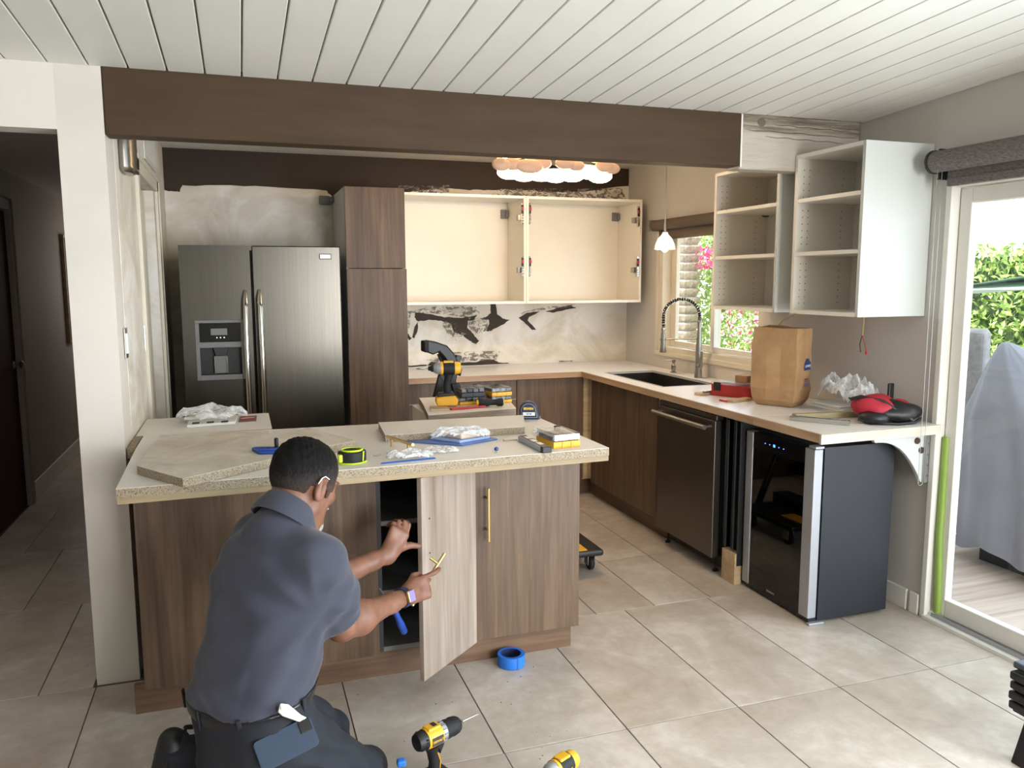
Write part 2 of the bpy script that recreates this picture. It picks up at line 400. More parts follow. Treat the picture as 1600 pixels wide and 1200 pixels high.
# front ceiling: planks running away from the camera
def slab(x0, x1, y0, y1, zf0, zf1, name, m, par=None, kind=None, bev=0.0):
    v = [(x0, y0, cz(y0) + zf0), (x1, y0, cz(y0) + zf0), (x1, y1, cz(y1) + zf0), (x0, y1, cz(y1) + zf0),
         (x0, y0, cz(y0) + zf1), (x1, y0, cz(y0) + zf1), (x1, y1, cz(y1) + zf1), (x0, y1, cz(y1) + zf1)]
    return MB().add(v, [(0, 3, 2, 1), (4, 5, 6, 7), (0, 1, 5, 4), (1, 2, 6, 5), (2, 3, 7, 6), (3, 0, 4, 7)]).build(name, m, par, bevel=bev, kind=kind)
ceiling = slab(-3.05, XR + 0.25, -3.5, YW + 0.09, 0.018, 0.2, 'ceiling', ceil_gap, kind='structure')
pk = None; k = 0; x = -0.346 - 21 * 0.1303
while x < XR - 0.02:
    x1 = min(x + 0.1303, XR)
    if pk is not None and x1 - x > 0.13:
        share(pk, 'plank', Matrix.Translation(Vector(((x + x1) / 2, WM[pk].translation.y, WM[pk].translation.z))), ceiling)
    else:
        o = slab(x + 0.0028, x1 - 0.0028, -3.4, YW, 0.0, 0.02, 'plank', ceil_m, ceiling, bev=0.003)
        if pk is None: pk = o
    x += 0.1303
B(-0.6, XR + 0.2, YW + 0.09, YB + 0.2, 2.43, 2.66).build('ceiling', kceil_m, kind='structure')
B(-1.6, -0.44, YW + 0.1, 9.2, 2.30, 2.66).build('ceiling', hall_m, kind='structure')

# beams
B(-0.435, 2.252, YW, YW + 0.10, 2.09, cz(YW) + 0.03).build('trim_1', beam_m, bevel=0.004, kind='structure', label='long dark brown ceiling beam')
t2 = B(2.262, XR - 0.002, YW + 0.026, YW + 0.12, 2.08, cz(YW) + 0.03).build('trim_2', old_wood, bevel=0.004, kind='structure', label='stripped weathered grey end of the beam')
MB().lathe([(0.003, 0), (0.016, 0.001), (0.021, 0.003), (0.014, 0.0045), (0.003, 0.005)], 14, T(2.38, YW + 0.027, 2.30, rx=PI / 2)).build('knot', knot_m, t2)
for zz, xa, xb in ((2.262, 2.29, 2.93), (2.235, 2.40, 2.86), (2.292, 2.46, 2.90)):
    pts = [(xa + (xb - xa) * i / 14, zz + 0.0025 * math.sin(i * 1.7 + zz * 40) - .002 * i * .3) for i in range(15)]
    MB().tube([(a, YW + 0.026, c) for a, c in pts], [0.0005] + [0.0013] * 13 + [0.0005], 5).build('crack', knob_dark, t2)
B(2.253, 2.262, YW + 0.002, YW + 0.10, 2.085, cz(YW)).build('trim_3', white_trim, kind='structure')

def edge_noise(pts, n=5, amp=0.006, seed=0):
    rnd = random.Random(seed); out = []
    for i in range(len(pts)):
        a, b_ = pts[i], pts[(i + 1) % len(pts)]
        for k in range(n):
            t = k / n; out.append((a[0] + (b_[0] - a[0]) * t + rnd.uniform(-amp, amp), a[1] + (b_[1] - a[1]) * t + rnd.uniform(-amp, amp)))
    return out
# back wall with its dark unpainted band
wb = B(-0.45, XR + 0.1, YB, YB + 0.12, -0.1, 2.55).build('wall_back', patch_m, kind='structure')
top = [(-0.437, 2.50), (2.955, 2.50), (2.955, 2.302), (2.71, 2.263), (2.5, 2.235), (2.282, 2.229), (2.05, 2.24), (1.873, 2.235), (1.65, 2.224), (1.479, 2.232), (1.3, 2.215), (1.194, 2.195), (0.9, 2.17), (0.649, 2.150), (0.607, 2.19), (0.138, 2.204), (-0.327, 2.189), (-0.348, 2.146), (-0.437, 2.154)]
MB().prism(edge_noise(top, 6, 0.004, 3), YB - 0.004, YB, 'y').build('dark_band', dark_brown, wb)
PT = dict(
 big=[(1.227, 1.326), (1.348, 1.312), (1.45, 1.289), (1.588, 1.283), (1.702, 1.298), (1.676, 1.265), (1.632, 1.257), (1.622, 1.207), (1.675, 1.155), (1.713, 1.103), (1.692, 1.078), (1.643, 1.105), (1.587, 1.152), (1.518, 1.176), (1.501, 1.235), (1.424, 1.261), (1.33, 1.271), (1.246, 1.26), (1.221, 1.29)],
 trunk=[(1.809, 1.41), (1.845, 1.41), (1.862, 1.304), (1.907, 1.27), (1.961, 1.26), (1.907, 1.223), (1.853, 1.202), (1.808, 1.178), (1.772, 1.178), (1.799, 1.229), (1.791, 1.263), (1.729, 1.273), (1.782, 1.289), (1.809, 1.314)],
 rt=[(2.034, 1.276), (2.107, 1.313), (2.209, 1.321), (2.126, 1.283), (2.107, 1.257), (2.181, 1.178), (2.144, 1.179), (2.08, 1.241), (2.052, 1.258)],
 r2=[(2.255, 1.316), (2.349, 1.344), (2.462, 1.365), (2.519, 1.342), (2.424, 1.331), (2.33, 1.309)],
 l1=[(1.172, 1.175), (1.196, 1.133), (1.176, 1.126), (1.165, 1.142)],
 l2=[(1.22, 1.224), (1.246, 1.26), (1.241, 1.19), (1.218, 1.141), (1.202, 1.141)],
 low=[(1.308, 0.93), (1.342, 0.957), (1.445, 0.947), (1.585, 0.945), (1.69, 0.941), (1.753, 0.965), (1.834, 0.957), (1.869, 0.935), (1.96, 0.926), (1.96, 0.921), (1.514, 0.921)],
 line=[(1.150, 0.935), (1.308, 0.937), (1.308, 0.925), (1.150, 0.925)],
 small=[(2.37, 0.926), (2.484, 0.930), (2.488, 0.922), (2.374, 0.921)])
for i, (kk, pp) in enumerate(PT.items()):
    MB().prism(edge_noise(pp, 4, 0.003, i + 5), YB - 0.003, YB, 'y').build('torn_patch', patch_dark, wb)
# smears of grey adhesive round the torn patches
smear_m, nt, b = nm('grey adhesive smear'); out = nt.nodes['Material Output']
b.inputs['Base Color'].default_value = rgb(sr(132, 124, 114)); b.inputs['Roughness'].default_value = 0.9
tt = nt.nodes.new('ShaderNodeBsdfTransparent'); mx = nt.nodes.new('ShaderNodeMixShader')
v = coords(nt, (22, 22, 40), rnd=False); f = noise_n(nt, v, 1.0, 6, 0.75, 1.0)
r_ = nt.nodes.new('ShaderNodeMapRange'); r_.inputs['From Min'].default_value = 0.50; r_.inputs['From Max'].default_value = 0.60
nt.links.new(f, r_.inputs[0]); nt.links.new(r_.outputs[0], mx.inputs[0]); nt.links.new(tt.outputs[0], mx.inputs[1]); nt.links.new(b.outputs[0], mx.inputs[2]); nt.links.new(mx.outputs[0], out.inputs[0])
for i, pp in enumerate(([(1.16, 1.33), (1.35, 1.37), (1.7, 1.36), (1.72, 1.30), (1.6, 1.29), (1.2, 1.33), (1.17, 1.2)], [(1.43, 1.25), (1.52, 1.26), (1.55, 1.2), (1.62, 1.16), (1.53, 1.11), (1.47, 1.15)],
                        [(1.63, 1.29), (1.78, 1.27), (1.79, 1.2), (1.7, 1.13), (1.64, 1.2)], [(2.1, 1.32), (2.45, 1.35), (2.5, 1.37), (2.2, 1.35), (2.05, 1.30)], [(1.3, 0.97), (1.5, 1.03), (1.9, 1.02), (1.85, 0.96), (1.4, 0.95)],
                        [(1.1, 2.24), (1.5, 2.26), (1.5, 2.2), (1.3, 2.19), (1.15, 2.21)], [(1.87, 2.24), (2.9, 2.275), (2.93, 2.20), (2.3, 2.17), (1.8, 2.17)])):
    MB().prism(edge_noise(pp, 3, 0.006, 40 + i), YB - 0.0055, YB - 0.0045, 'y').build('adhesive_smear', smear_m, wb)

# left: hall wall end (column), lintel, kitchen side wall with doorway
B(-0.59, -0.437, YW, 4.23, -0.05, 2.5).build('wall_left', wall_m, kind='structure')
wl2 = B(-0.585, -0.437, 5.13, YB + 0.1, -0.05, 2.55).build('wall_left', patch_m, kind='structure')
B(-0.585, -0.438, 4.23, 5.13, 2.075, 2.55).build('wall_left', patch_m, kind='structure')
# skim coat on the side face
B(-0.437, -0.4355, YW + 0.21, 4.225, 0.9, 2.5).build('wall_left', patch_m, kind='structure')
B(-3.0, -0.59, YW, YW + 0.12, 2.10, 2.42).build('wall_front', wall_m, kind='structure')
B(-3.0, -1.50, YW, YW + 0.12, -0.05, 2.12).build('wall_front', wall_m, kind='structure')
B(-3.1, -3.0, -3.4, YW + 0.1, -0.05, 2.75).build('wall_living', plain('darker far living room wall', sr(128, 120, 112), .8), kind='structure')
B(-3.1, 1.30, -3.5, -3.38, -0.05, 2.75).build('wall_rear', wall_m, kind='structure')
B(2.90, XR + 0.1, -3.5, -3.38, -0.05, 2.75).build('wall_rear', wall_m, kind='structure')
B(1.30, 2.90, -3.5, -3.38, -0.05, 0.22).build('wall_rear', wall_m, kind='structure')
B(1.30, 2.90, -3.5, -3.38, 2.28, 2.75).build('wall_rear', wall_m, kind='structure')
# doorway in the kitchen side wall
d2 = B(-0.53, -0.49, 4.25, 5.11, 0.0, 2.065).build('door_2', cream_trim, bevel=0.002, kind='structure')
MB().box(-0.436, -0.418, 5.12, 5.20, 0, 2.14).box(-0.436, -0.418, 4.17, 4.24, 0, 2.14).box(-0.436, -0.418, 4.17, 5.20, 2.07, 2.14).build('casing', cream_trim, d2, bevel=0.004)
MB().box(-0.425, -0.412, 5.18, 5.205, 0, 2.15).box(-0.425, -0.412, 4.165, 5.205, 2.125, 2.15).build('casing_bead', cream_trim, d2, bevel=0.003)
# hallway
XH = -1.46
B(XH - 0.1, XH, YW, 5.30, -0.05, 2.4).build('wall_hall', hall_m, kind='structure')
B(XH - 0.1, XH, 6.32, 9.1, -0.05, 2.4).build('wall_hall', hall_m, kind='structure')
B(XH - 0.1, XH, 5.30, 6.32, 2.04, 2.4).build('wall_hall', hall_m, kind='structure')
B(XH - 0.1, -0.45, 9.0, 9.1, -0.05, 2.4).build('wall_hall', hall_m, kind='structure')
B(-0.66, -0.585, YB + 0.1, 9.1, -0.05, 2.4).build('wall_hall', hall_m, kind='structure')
B(XH, XH + 0.014, 6.42, 9.0, 0.0, 0.13).build('baseboard_hall', white_trim, bevel=0.004, kind='structure')
d3 = B(XH - 0.05, XH - 0.01, 5.32, 6.30, 0.005, 2.03).build('door_3', door_dark, bevel=0.003, kind='structure')
MB().lathe([(0.026, 0), (0.026, 0.006), (0.010, 0.01), (0.010, 0.035), (0.024, 0.042), (0.027, 0.055), (0.02, 0.066), (0.0, 0.068)], 18, T(XH - 0.01, 6.22, 1.0, ry=PI / 2)).build('door_knob', satin, d3, smooth=True)
for ya, yb_ in ((6.31, 6.40), (5.22, 5.31)): MB().box(XH - 0.002, XH + 0.018, ya, yb_, 0, 2.11).box(XH, XH + 0.026, ya + 0.06, yb_ - 0.01, 0, 2.12).build('casing', hall_m, d3, bevel=0.003)
MB().box(XH - 0.002, XH + 0.018, 5.22, 6.40, 2.04, 2.11).build('casing', hall_m, d3, bevel=0.003)
MB().box(XH - 0.002, XH + 0.10, 4.72, 4.84, 0, 2.3).box(XH, XH + 0.115, 4.70, 4.855, 0, 0.14).build('trim_4', hall_m, bevel=0.004, kind='structure')
pic = thing('picture_frame', 'thin framed picture hanging on the dim hallway wall', 'picture', (XH, 8.2, 1.0))
B(XH + 0.001, XH + 0.03, 8.0, 8.5, 1.02, 1.97).build('frame', ply_m, pic, bevel=0.003)
B(XH + 0.03, XH + 0.034, 8.03, 8.47, 1.05, 1.94).build('print', art_m, pic)

# right wall with window and patio door openings
WY0, WY1, WZ0, WZ1 = 4.08, 5.36, 1.03, 1.96
DY1 = 2.80
xr = XR
rw_m = plain('warm grey white wall', sr(198, 193, 187), .75, var=.03, scale=1.5)
def wr(y0, y1, z0, z1): return B(xr, xr + 0.12, y0, y1, z0, z1).build('wall_right', rw_m, kind='structure')
wr(DY1, WY0, -0.05, 2.6); wr(WY1, YB + 0.1, -0.05, 2.6); wr(WY0, WY1, -0.05, WZ0); wr(WY0, WY1, WZ1, 2.6)
wr(-0.6, DY1, 2.0, 2.75); wr(-3.4, -0.6, -0.05, 2.75)
B(xr - 0.014, xr, DY1 + 0.01, 2.86, 0, 0.10).build('baseboard_right', white_trim, bevel=0.003, kind='structure')
B(xr - 0.014, xr, 2.88, 3.5, 0, 0.10).build('baseboard_right', white_trim, bevel=0.003, kind='structure')
# kitchen window
w1 = MB().box(xr + 0.0, xr + 0.115, WY0 + 0.001, WY0 + 0.055, WZ0, WZ1).box(xr, xr + 0.115, WY1 - 0.055, WY1 - 0.001, WZ0, WZ1).box(xr, xr + 0.115, WY0 + 0.05, WY1 - 0.05, WZ0, WZ0 + 0.045).box(xr, xr + 0.115, WY0 + 0.05, WY1 - 0.05, WZ1 - 0.05, WZ1).build('window_1', cream_trim, bevel=0.004, kind='structure')
ym = 4.70
MB().box(xr + 0.03, xr + 0.06, ym - 0.045, ym + 0.0, WZ0 + 0.05, WZ1 - 0.05).box(xr + 0.03, xr + 0.06, WY0 + 0.06, WY0 + 0.09, WZ0 + 0.05, WZ1 - 0.05).box(xr + 0.03, xr + 0.06, WY0 + 0.09, ym - 0.045, WZ0 + 0.05, WZ0 + 0.085).box(xr + 0.03, xr + 0.06, WY0 + 0.09, ym - 0.045, WZ1 - 0.09, WZ1 - 0.05).build('sash', white_trim, w1, bevel=0.003)
MB().box(xr + 0.07, xr + 0.10, ym - 0.02, ym + 0.03, WZ0 + 0.05, WZ1 - 0.05).box(xr + 0.07, xr + 0.10, WY1 - 0.13, WY1 - 0.06, WZ0 + 0.05, WZ1 - 0.05).box(xr + 0.07, xr + 0.10, ym + 0.03, WY1 - 0.13, WZ0 + 0.05, WZ0 + 0.085).box(xr + 0.07, xr + 0.10, ym + 0.03, WY1 - 0.13, WZ1 - 0.09, WZ1 - 0.05).build('sash', cream_trim, w1, bevel=0.003)
B(xr + 0.044, xr + 0.048, WY0 + 0.09, ym - 0.045, WZ0 + 0.08, WZ1 - 0.08).build('pane', pane_m, w1)
B(xr + 0.083, xr + 0.087, ym + 0.03, WY1 - 0.13, WZ0 + 0.08, WZ1 - 0.08).build('pane', pane_m, w1)
B(xr - 0.012, xr + 0.02, WY0 - 0.03, WY1 + 0.03, WZ0 - 0.025, WZ0 + 0.008).build('sill', cream_trim, w1, bevel=0.004)
MB().box(xr - 0.008, xr, WY1, WY1 + 0.03, WZ0, WZ1).build('casing', cream_trim, w1)
# patio door
d1 = MB().box(xr - 0.012, xr + 0.14, DY1 - 0.03, DY1, 0.0, 2.0).box(xr - 0.012, xr + 0.14, -0.6, DY1 - 0.05, 1.955, 2.0).box(xr - 0.02, xr + 0.14, -0.6, DY1 - 0.02, -0.02, 0.018).build('door_1', white_trim, bevel=0.004, kind='structure')
MB().box(xr + 0.035, xr + 0.075, 2.705, 2.765, 0.03, 1.95).box(xr + 0.035, xr + 0.075, 1.30, 2.705, 0.03, 0.11).box(xr + 0.035, xr + 0.075, 1.30, 2.705, 1.885, 1.95).box(xr + 0.035, xr + 0.075, 1.20, 1.285, 0.03, 1.95).build('sash', white_trim, d1, bevel=0.004)
MB().box(xr + 0.085, xr + 0.125, 1.16, 1.25, 0.03, 1.95).box(xr + 0.085, xr + 0.125, -0.5, 1.16, 0.03, 0.11).box(xr + 0.085, xr + 0.125, -0.5, 1.16, 1.885, 1.95).build('sash', white_trim, d1, bevel=0.004)
MB().box(xr + 0.005, xr + 0.012, -0.6, DY1 - 0.05, 0.018, 0.034).box(xr + 0.08, xr + 0.086, -0.6, DY1 - 0.05, 0.018, 0.036).build('track_rail', alu, d1)
B(xr + 0.052, xr + 0.058, 1.285, 2.705, 0.11, 1.885).build('pane', pane_m, d1)
B(xr + 0.102, xr + 0.108, -0.5, 1.16, 0.11, 1.885).build('pane', pane_m, d1)
# roof and eave that shade the house
B(-3.3, XR + 0.9, -3.6, 9.3, 2.80, 2.9).build('roof', grey_wall, kind='structure')
B(-3.3, -1.56, YW + 0.12, 9.3, -0.05, 2.8).build('wall_outer', hall_m, kind='structure')
B(XR + 0.02, XR + 0.12, -3.4, 6.1, 2.55, 2.82).build('wall_outer', grey_wall, kind='structure')
B(-3.3, -0.4, 9.1, 9.3, -0.05, 2.8).build('wall_outer', grey_wall, kind='structure')
B(-0.5, XR + 0.1, YB + 0.12, YB + 0.2, -0.05, 2.8).build('wall_outer', grey_wall, kind='structure')
# ================================================================ CABINETS AND APPLIANCES
def bar_handle(name, M, L, parent=None, c2c=0.128, r=0.006, off=0.032, m=brass):
    """bar along local z, posts reach local -y .. surface at y=off"""
    mb = MB(M); mb.tube([(0, 0, -L / 2), (0, 0, L / 2)], r, 12)
    for s_ in (-1, 1): mb.tube([(0, 0, s_ * c2c / 2), (0, off, s_ * c2c / 2)], r * 0.8, 10)
    return mb.build(name, m, parent, smooth=True)

# island: four base cabinets under one worktop
YD = 2.985     # door faces
ix = [-0.380, 0.077, 0.461, 0.851, 1.300]
labels = ['closed brown walnut island cabinet at the left end beside the white column', 'closed brown walnut island cabinet hidden behind the kneeling man',
          'open island cabinet with dark interior shelves behind the man\'s hands', 'closed brown walnut island cabinet with brass bar handle at the right end']
for i in range(4):
    x0, x1 = ix[i], ix[i + 1]
    t = thing('base_cabinet', labels[i], 'cabinet', ((x0 + x1) / 2, 3.27, 0.114), group='island base cabinets')
    yb = YD + 0.56
    m_in = cab_dark if i == 2 else melamine
    B(x0 + .001, x0 + .018, YD + .022, yb, .116, .872).build('side_panel', m_in if i else oak, t)
    B(x1 - .018, x1 - .001, YD + .022, yb, .116, .872).build('side_panel', m_in if i < 3 else oak, t)
    B(x0 + .018, x1 - .018, YD + .022, yb, .116, .134).build('bottom_panel', cab_shelf if i == 2 else m_in, t)
    B(x0 + .018, x1 - .018, yb - .01, yb, .134, .872).build('back_panel', m_in, t)
    B(x0 + .018, x1 - .018, YD + .022, yb, .856, .872).build('top_rail', m_in, t)
    if i != 2:
        d = B(x0 + .0015, x1 - .0015, YD, YD + .019, .114, .871).build('door', oak, t, bevel=0.001)
        if i == 3: bar_handle('handle', T(0.895, YD - 0.034, 0.643), 0.215, d)
    else:
        for z in (0.335, 0.615): B(x0 + .02, x1 - .02, YD + .05, yb - .015, z, z + .018).build('shelf', cab_shelf, t)
        a = math.atan2(2.742 - 3.0, 0.568 - 0.851)     # direction hinge -> free edge
        M = T(0.836, YD - 0.001, 0, rz=a)
        # local x runs from hinge to free edge, outer face on +y (towards camera right)
        oak_daylit = wood('walnut laminate with painted daylight', sr(124, 108, 95), sr(148, 133, 120), sr(170, 156, 143), 'z', 0.4, 1.5)  # lighter copy of the walnut, daylight on the open door painted into the colour
        d = B(0, 0.366, 0.0, 0.019, .114, .871, M).build('door', oak_daylit, t, bevel=0.001)
        for z in (0.585, 0.713): MB().lathe([(0.0035, 0), (0.0035, 0.001), (0.001, 0.0012)], 8, M @ T(0.320, 0.0195, z, rx=-PI / 2)).build('screw_hole', knob_dark, d)
        for z in (0.2, 0.78): MB(M).box(0.02, 0.06, -0.018, 0.0, z - .02, z + .02).box(0.0, 0.03, -0.014, -0.004, z - .012, z + .012).build('hinge', satin, t)
tp = MB().box(-0.42, 1.287, YD + 0.055, YD + 0.075, 0.0, 0.112).build('toe_kick', oak_x, bevel=0.001)
tag(tp, 'brown walnut plinth board along the foot of the island', 'plinth')
ep = B(1.300, 1.302, YD + 0.02, YD + 0.57, 0.114, 0.872).build('end_panel', oak)
tag(ep, 'brown walnut end panel on the right side of the island', 'panel')
# island worktop: white laminate over a particle board edge and a plain strip beneath
YF0, YF1 = 2.685, 2.745
wt = thing('island_worktop', 'large white laminate island worktop with raw particle board edge', 'worktop', (0.45, 3.1, 0.87))
fr = [(-0.386, YF0), (1.315, YF1)]
outl = [(-0.386, YF0), (1.315, YF1), (1.300, 3.525), (0.118, 3.575), (0.11, 4.03), (-0.430, 4.03), (-0.430, 3.335), (-0.400, 3.325)]
MB().prism([(-0.386, YF0), (1.315, YF1), (1.300, 3.525), (-0.40, 3.595), (-0.40, 3.325)], 0.9235, 0.925).build('laminate', lam_m, wt)
MB().prism([(-0.386, YF0), (1.315, YF1), (1.300, 3.525), (-0.40, 3.595), (-0.40, 3.325)], 0.895, 0.9235).build('board_core', chip_m, wt)
MB().prism([(-0.386, YF0 + .003), (1.315, YF1 + .003), (1.311, YF1 + 0.07), (-0.386, YF0 + 0.07)], 0.8735, 0.8945).build('edge_strip', strip_m, wt, bevel=0.001)
MB().prism([(-0.386, 3.0), (1.29, 3.0), (1.29, 3.50), (-0.386, 3.50)], 0.8735, 0.8945).build('sub_strip', strip_m, wt)
# side worktop along the left wall, and its cabinet
sw = thing('side_worktop', 'white worktop running back along the left wall behind the island', 'worktop', (-0.16, 3.8, 0.87))
B(-0.430, 0.111, 3.60, 4.035, 0.9235, 0.925).build('laminate', lam_m, sw)
B(-0.430, 0.111, 3.60, 4.035, 0.885, 0.9235).build('board_core', chip_m, sw)
B(-0.433, -0.405, 3.345, 3.60, 0.885, 0.9245).build('wall_strip', chip_m, sw)
sc = thing('base_cabinet', 'white sided base cabinet under the side worktop by the left wall', 'cabinet', (-0.16, 3.8, 0))
B(-0.425, 0.105, 3.61, 4.03, 0.0, 0.884).build('body', melamine, sc, bevel=0.002)
B(-0.42, 0.10, 4.03, 4.049, 0.114, 0.872).build('door', oak, sc, bevel=0.001)

# loose cut boards
def board(name, label, pts, z0, th, m_top, cat='board'):
    t = thing(name, label, cat, (sum(p[0] for p in pts) / len(pts), sum(p[1] for p in pts) / len(pts), z0))
    MB().prism(pts, z0 + 0.0005, z0 + th - 0.001).build('core', chip_m, t)
    MB().prism(pts, z0 + th - 0.001, z0 + th).build('face', m_top, t); return t
board('cut_worktop', 'large dusty white L-shaped worktop offcut lying on the left of the island', [(-0.345, 2.87), (-0.19, 2.633), (0.401, 3.063), (0.249, 3.40), (0.10, 3.245), (0.09, 3.41), (-0.318, 3.43)], 0.9255, 0.029, dusty_m)
board('shelf_board', 'white rectangular shelf board with raw edge lying at the back of the island', [(0.546, 3.428), (0.524, 3.128), (1.105, 3.119), (1.20, 3.40)], 0.9255, 0.029, lam_m)

# second worktop piece behind the island on a small white cabinet
ct = thing('tool_cabinet', 'small white cabinet with wood edged top standing behind the island', 'cabinet', (1.05, 3.9, 0.13))
MB().prism([(0.822, 3.68), (1.280, 3.74), (1.318, 3.93), (1.30, 4.26), (0.90, 4.25), (0.872, 4.02)], 0.929, 0.9305).build('laminate', lam_m, ct)
MB().prism([(0.822, 3.68), (1.280, 3.74), (1.318, 3.93), (1.30, 4.26), (0.90, 4.25), (0.872, 4.02)], 0.895, 0.929).build('top_board', wood('grey brown board edge', sr(120, 100, 82), sr(146, 126, 106), sr(164, 146, 126), 'x', 0.6), ct)
B(0.86, 1.27, 3.80, 4.24, 0.135, 0.894).build('body', melamine, ct, bevel=0.002)
dl = thing('wheeled_dolly', 'low black wheeled dolly with yellow label showing past the right end of the island', 'dolly', (1.3, 3.95, 0))
MB().box(0.80, 1.79, 3.78, 4.30, 0.098, 0.132).build('platform', black_p, dl, bevel=0.012)
MB().box(1.44, 1.56, 3.80, 4.28, 0.132, 0.20).build('tray', black_p, dl, bevel=0.01)
B(1.605, 1.70, 3.80, 4.0, 0.1325, 0.136).build('label', yellow, dl)
for cx_, cy_ in ((1.745, 3.86), (1.745, 4.22), (0.86, 3.86), (0.86, 4.22)):
    cs = MB().box(cx_ - .022, cx_ - .016, cy_ - .018, cy_ + .03, 0.03, 0.098).box(cx_ + .016, cx_ + .022, cy_ - .018, cy_ + .03, 0.03, 0.098).box(cx_ - .03, cx_ + .03, cy_ - .03, cy_ + .03, 0.092, 0.099).build('caster', satin, dl, bevel=0.002)
    MB().lathe([(0.0, -.014), (0.030, -.014), (0.037, -.008), (0.037, .008), (0.030, .014), (0, .014)], 20, T(cx_, cy_, 0.038, ry=PI / 2)).build('wheel', black_rub, cs, smooth=True)

# refrigerator
FX0, FX1, FY = -0.318, 0.590, 5.0
fg = thing('refrigerator', 'tall side-by-side stainless steel refrigerator with ice dispenser', 'refrigerator', (0.136, 5.35, 0))
B(FX0 + .01, FX1 - .01, FY + .07, 5.80, 0.03, 1.74).build('cabinet_body', black_p, fg, bevel=0.004)
B(FX0 + .02, FX1 - .02, FY + .05, FY + .08, 0.02, 0.10).build('base_grille', black_p, fg)
ld = MB()
# left door with a dispenser opening
dx0, dx1, dz0, dz1 = -0.250, 0.022, 0.985, 1.335
for a_, b__, c_, d_ in ((FX0, dx0, 0.11, 1.765), (dx1, 0.068, 0.11, 1.765), (dx0, dx1, 0.11, dz0), (dx0, dx1, dz1, 1.765)): ld.box(a_, b__, FY, FY + .065, c_, d_)
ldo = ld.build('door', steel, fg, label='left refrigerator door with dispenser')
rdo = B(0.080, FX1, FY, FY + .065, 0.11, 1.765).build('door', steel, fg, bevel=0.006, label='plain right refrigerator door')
for hx, par in ((0.034, ldo), (0.113, rdo)):
    pts = []
    for i in range(19):
        tt_ = i / 18; z = 0.62 + (1.505 - 0.62) * tt_
        dy = 0.062 * math.sin(PI * tt_) ** 0.35 if 0 < tt_ < 1 else 0.0
        pts.append((hx + (-1 if hx < .07 else 1) * 0.004 * math.sin(PI * tt_), FY - 0.004 - dy, z))
    MB().tube(pts, [0.010] + [0.0165] * 17 + [0.010], 14).build('handle', chrome, par, smooth=True)
dp = MB().box(dx0, dx1, FY - .006, FY + .01, 1.318, dz1).box(dx0, dx0 + .022, FY - .006, FY + .01, dz0, 1.318).box(dx1 - .022, dx1, FY - .006, FY + .01, dz0, 1.318).box(dx0 + .022, dx1 - .022, FY - .006, FY + .01, dz0, dz0 + .03).box(dx0, dx1, FY - .012, FY + .01, 1.175, 1.208).build('dispenser', grey_p, fg, bevel=0.002)
MB().box(dx0 + .02, dx1 - .02, FY + .055, FY + .06, dz0, dz1).box(dx0 + .0, dx0 + .022, FY, FY + .06, dz0, dz1).box(dx1 - .022, dx1, FY, FY + .06, dz0, dz1).box(dx0, dx1, FY, FY + .06, dz0 + .0, dz0 + .03).build('recess', black_p, dp)
B(dx0 + .024, dx1 - .024, FY - .003, FY + .004, 1.21, 1.316).build('display_panel', black_gloss, dp)
B(-0.165, -0.075, FY - .005, FY - .002, 1.248, 1.286).build('screen', grey_p, dp)
for i in range(3): B(-0.136 + i * 0.02, -0.130 + i * 0.02, FY - .005, FY - .002, 1.230, 1.236).build('indicator', led_white, dp)
MB().prism([(-0.16, 1.175), (-0.07, 1.175), (-0.085, 1.125), (-0.145, 1.125)], FY + .015, FY + .05, 'y').build('chute', black_p, dp, bevel=0.003)
MB().box(-0.150, -0.082, FY + .03, FY + .04, 1.02, 1.125).build('paddle', grey_p, dp, bevel=0.004)
for a_ in (-0.154, -0.084): B(a_, a_ + .005, FY + .02, FY + .035, 1.02, 1.12).build('guide', chrome, dp)
MB().box(0.465, 0.537, FY - .004, FY, 1.688, 1.722).build('badge', grey_p, rdo, bevel=0.001)
B(0.471, 0.531, FY - .0052, FY - .0038, 1.694, 1.716).build('badge_inset', satin, rdo)

# tall pantry
pt = thing('pantry_cabinet', 'tall narrow brown walnut pantry cabinet between refrigerator and open wall cabinets', 'cabinet', (0.84, 5.5, 0))
PX0, PX1, PY = 0.650, 1.031, 5.205
B(PX0 + .0, PX0 + .018, PY + .02, YB - .01, 0.114, 2.146).build('side_panel', mel_grey, pt)
B(PX1 - .018, PX1, PY + .02, YB - .01, 0.114, 2.146).build('side_panel', mel_grey, pt)
B(PX0 + .018, PX1 - .018, PY + .02, YB - .01, 2.128, 2.146).build('top_panel', mel_grey, pt)
B(PX0 + .018, PX1 - .018, YB - .03, YB - .01, 0.114, 2.128).build('back_panel', melamine, pt)
B(PX0 + .0015, PX1 - .0015, PY, PY + .019, 1.640, 2.146).build('door', oak, pt, bevel=0.001, label='short upper door')
B(PX0 + .0015, PX1 + .004, PY, PY + .019, 0.114, 1.636).build('door', oak, pt, bevel=0.001, label='tall lower door')
B(PX0 + .01, PX1, PY + .06, PY + .08, 0, .112).build('toe_kick', oak_x, pt)
br = MB().box(0.560, 0.632, YB - .03, YB - .004, 2.09, 2.15).box(0.632, 0.648, 5.75, YB - .02, 2.10, 2.14).build('wall_bracket', grey_p, bevel=0.003)
tag(br, 'small grey metal hanging bracket on the wall above the refrigerator', 'bracket')

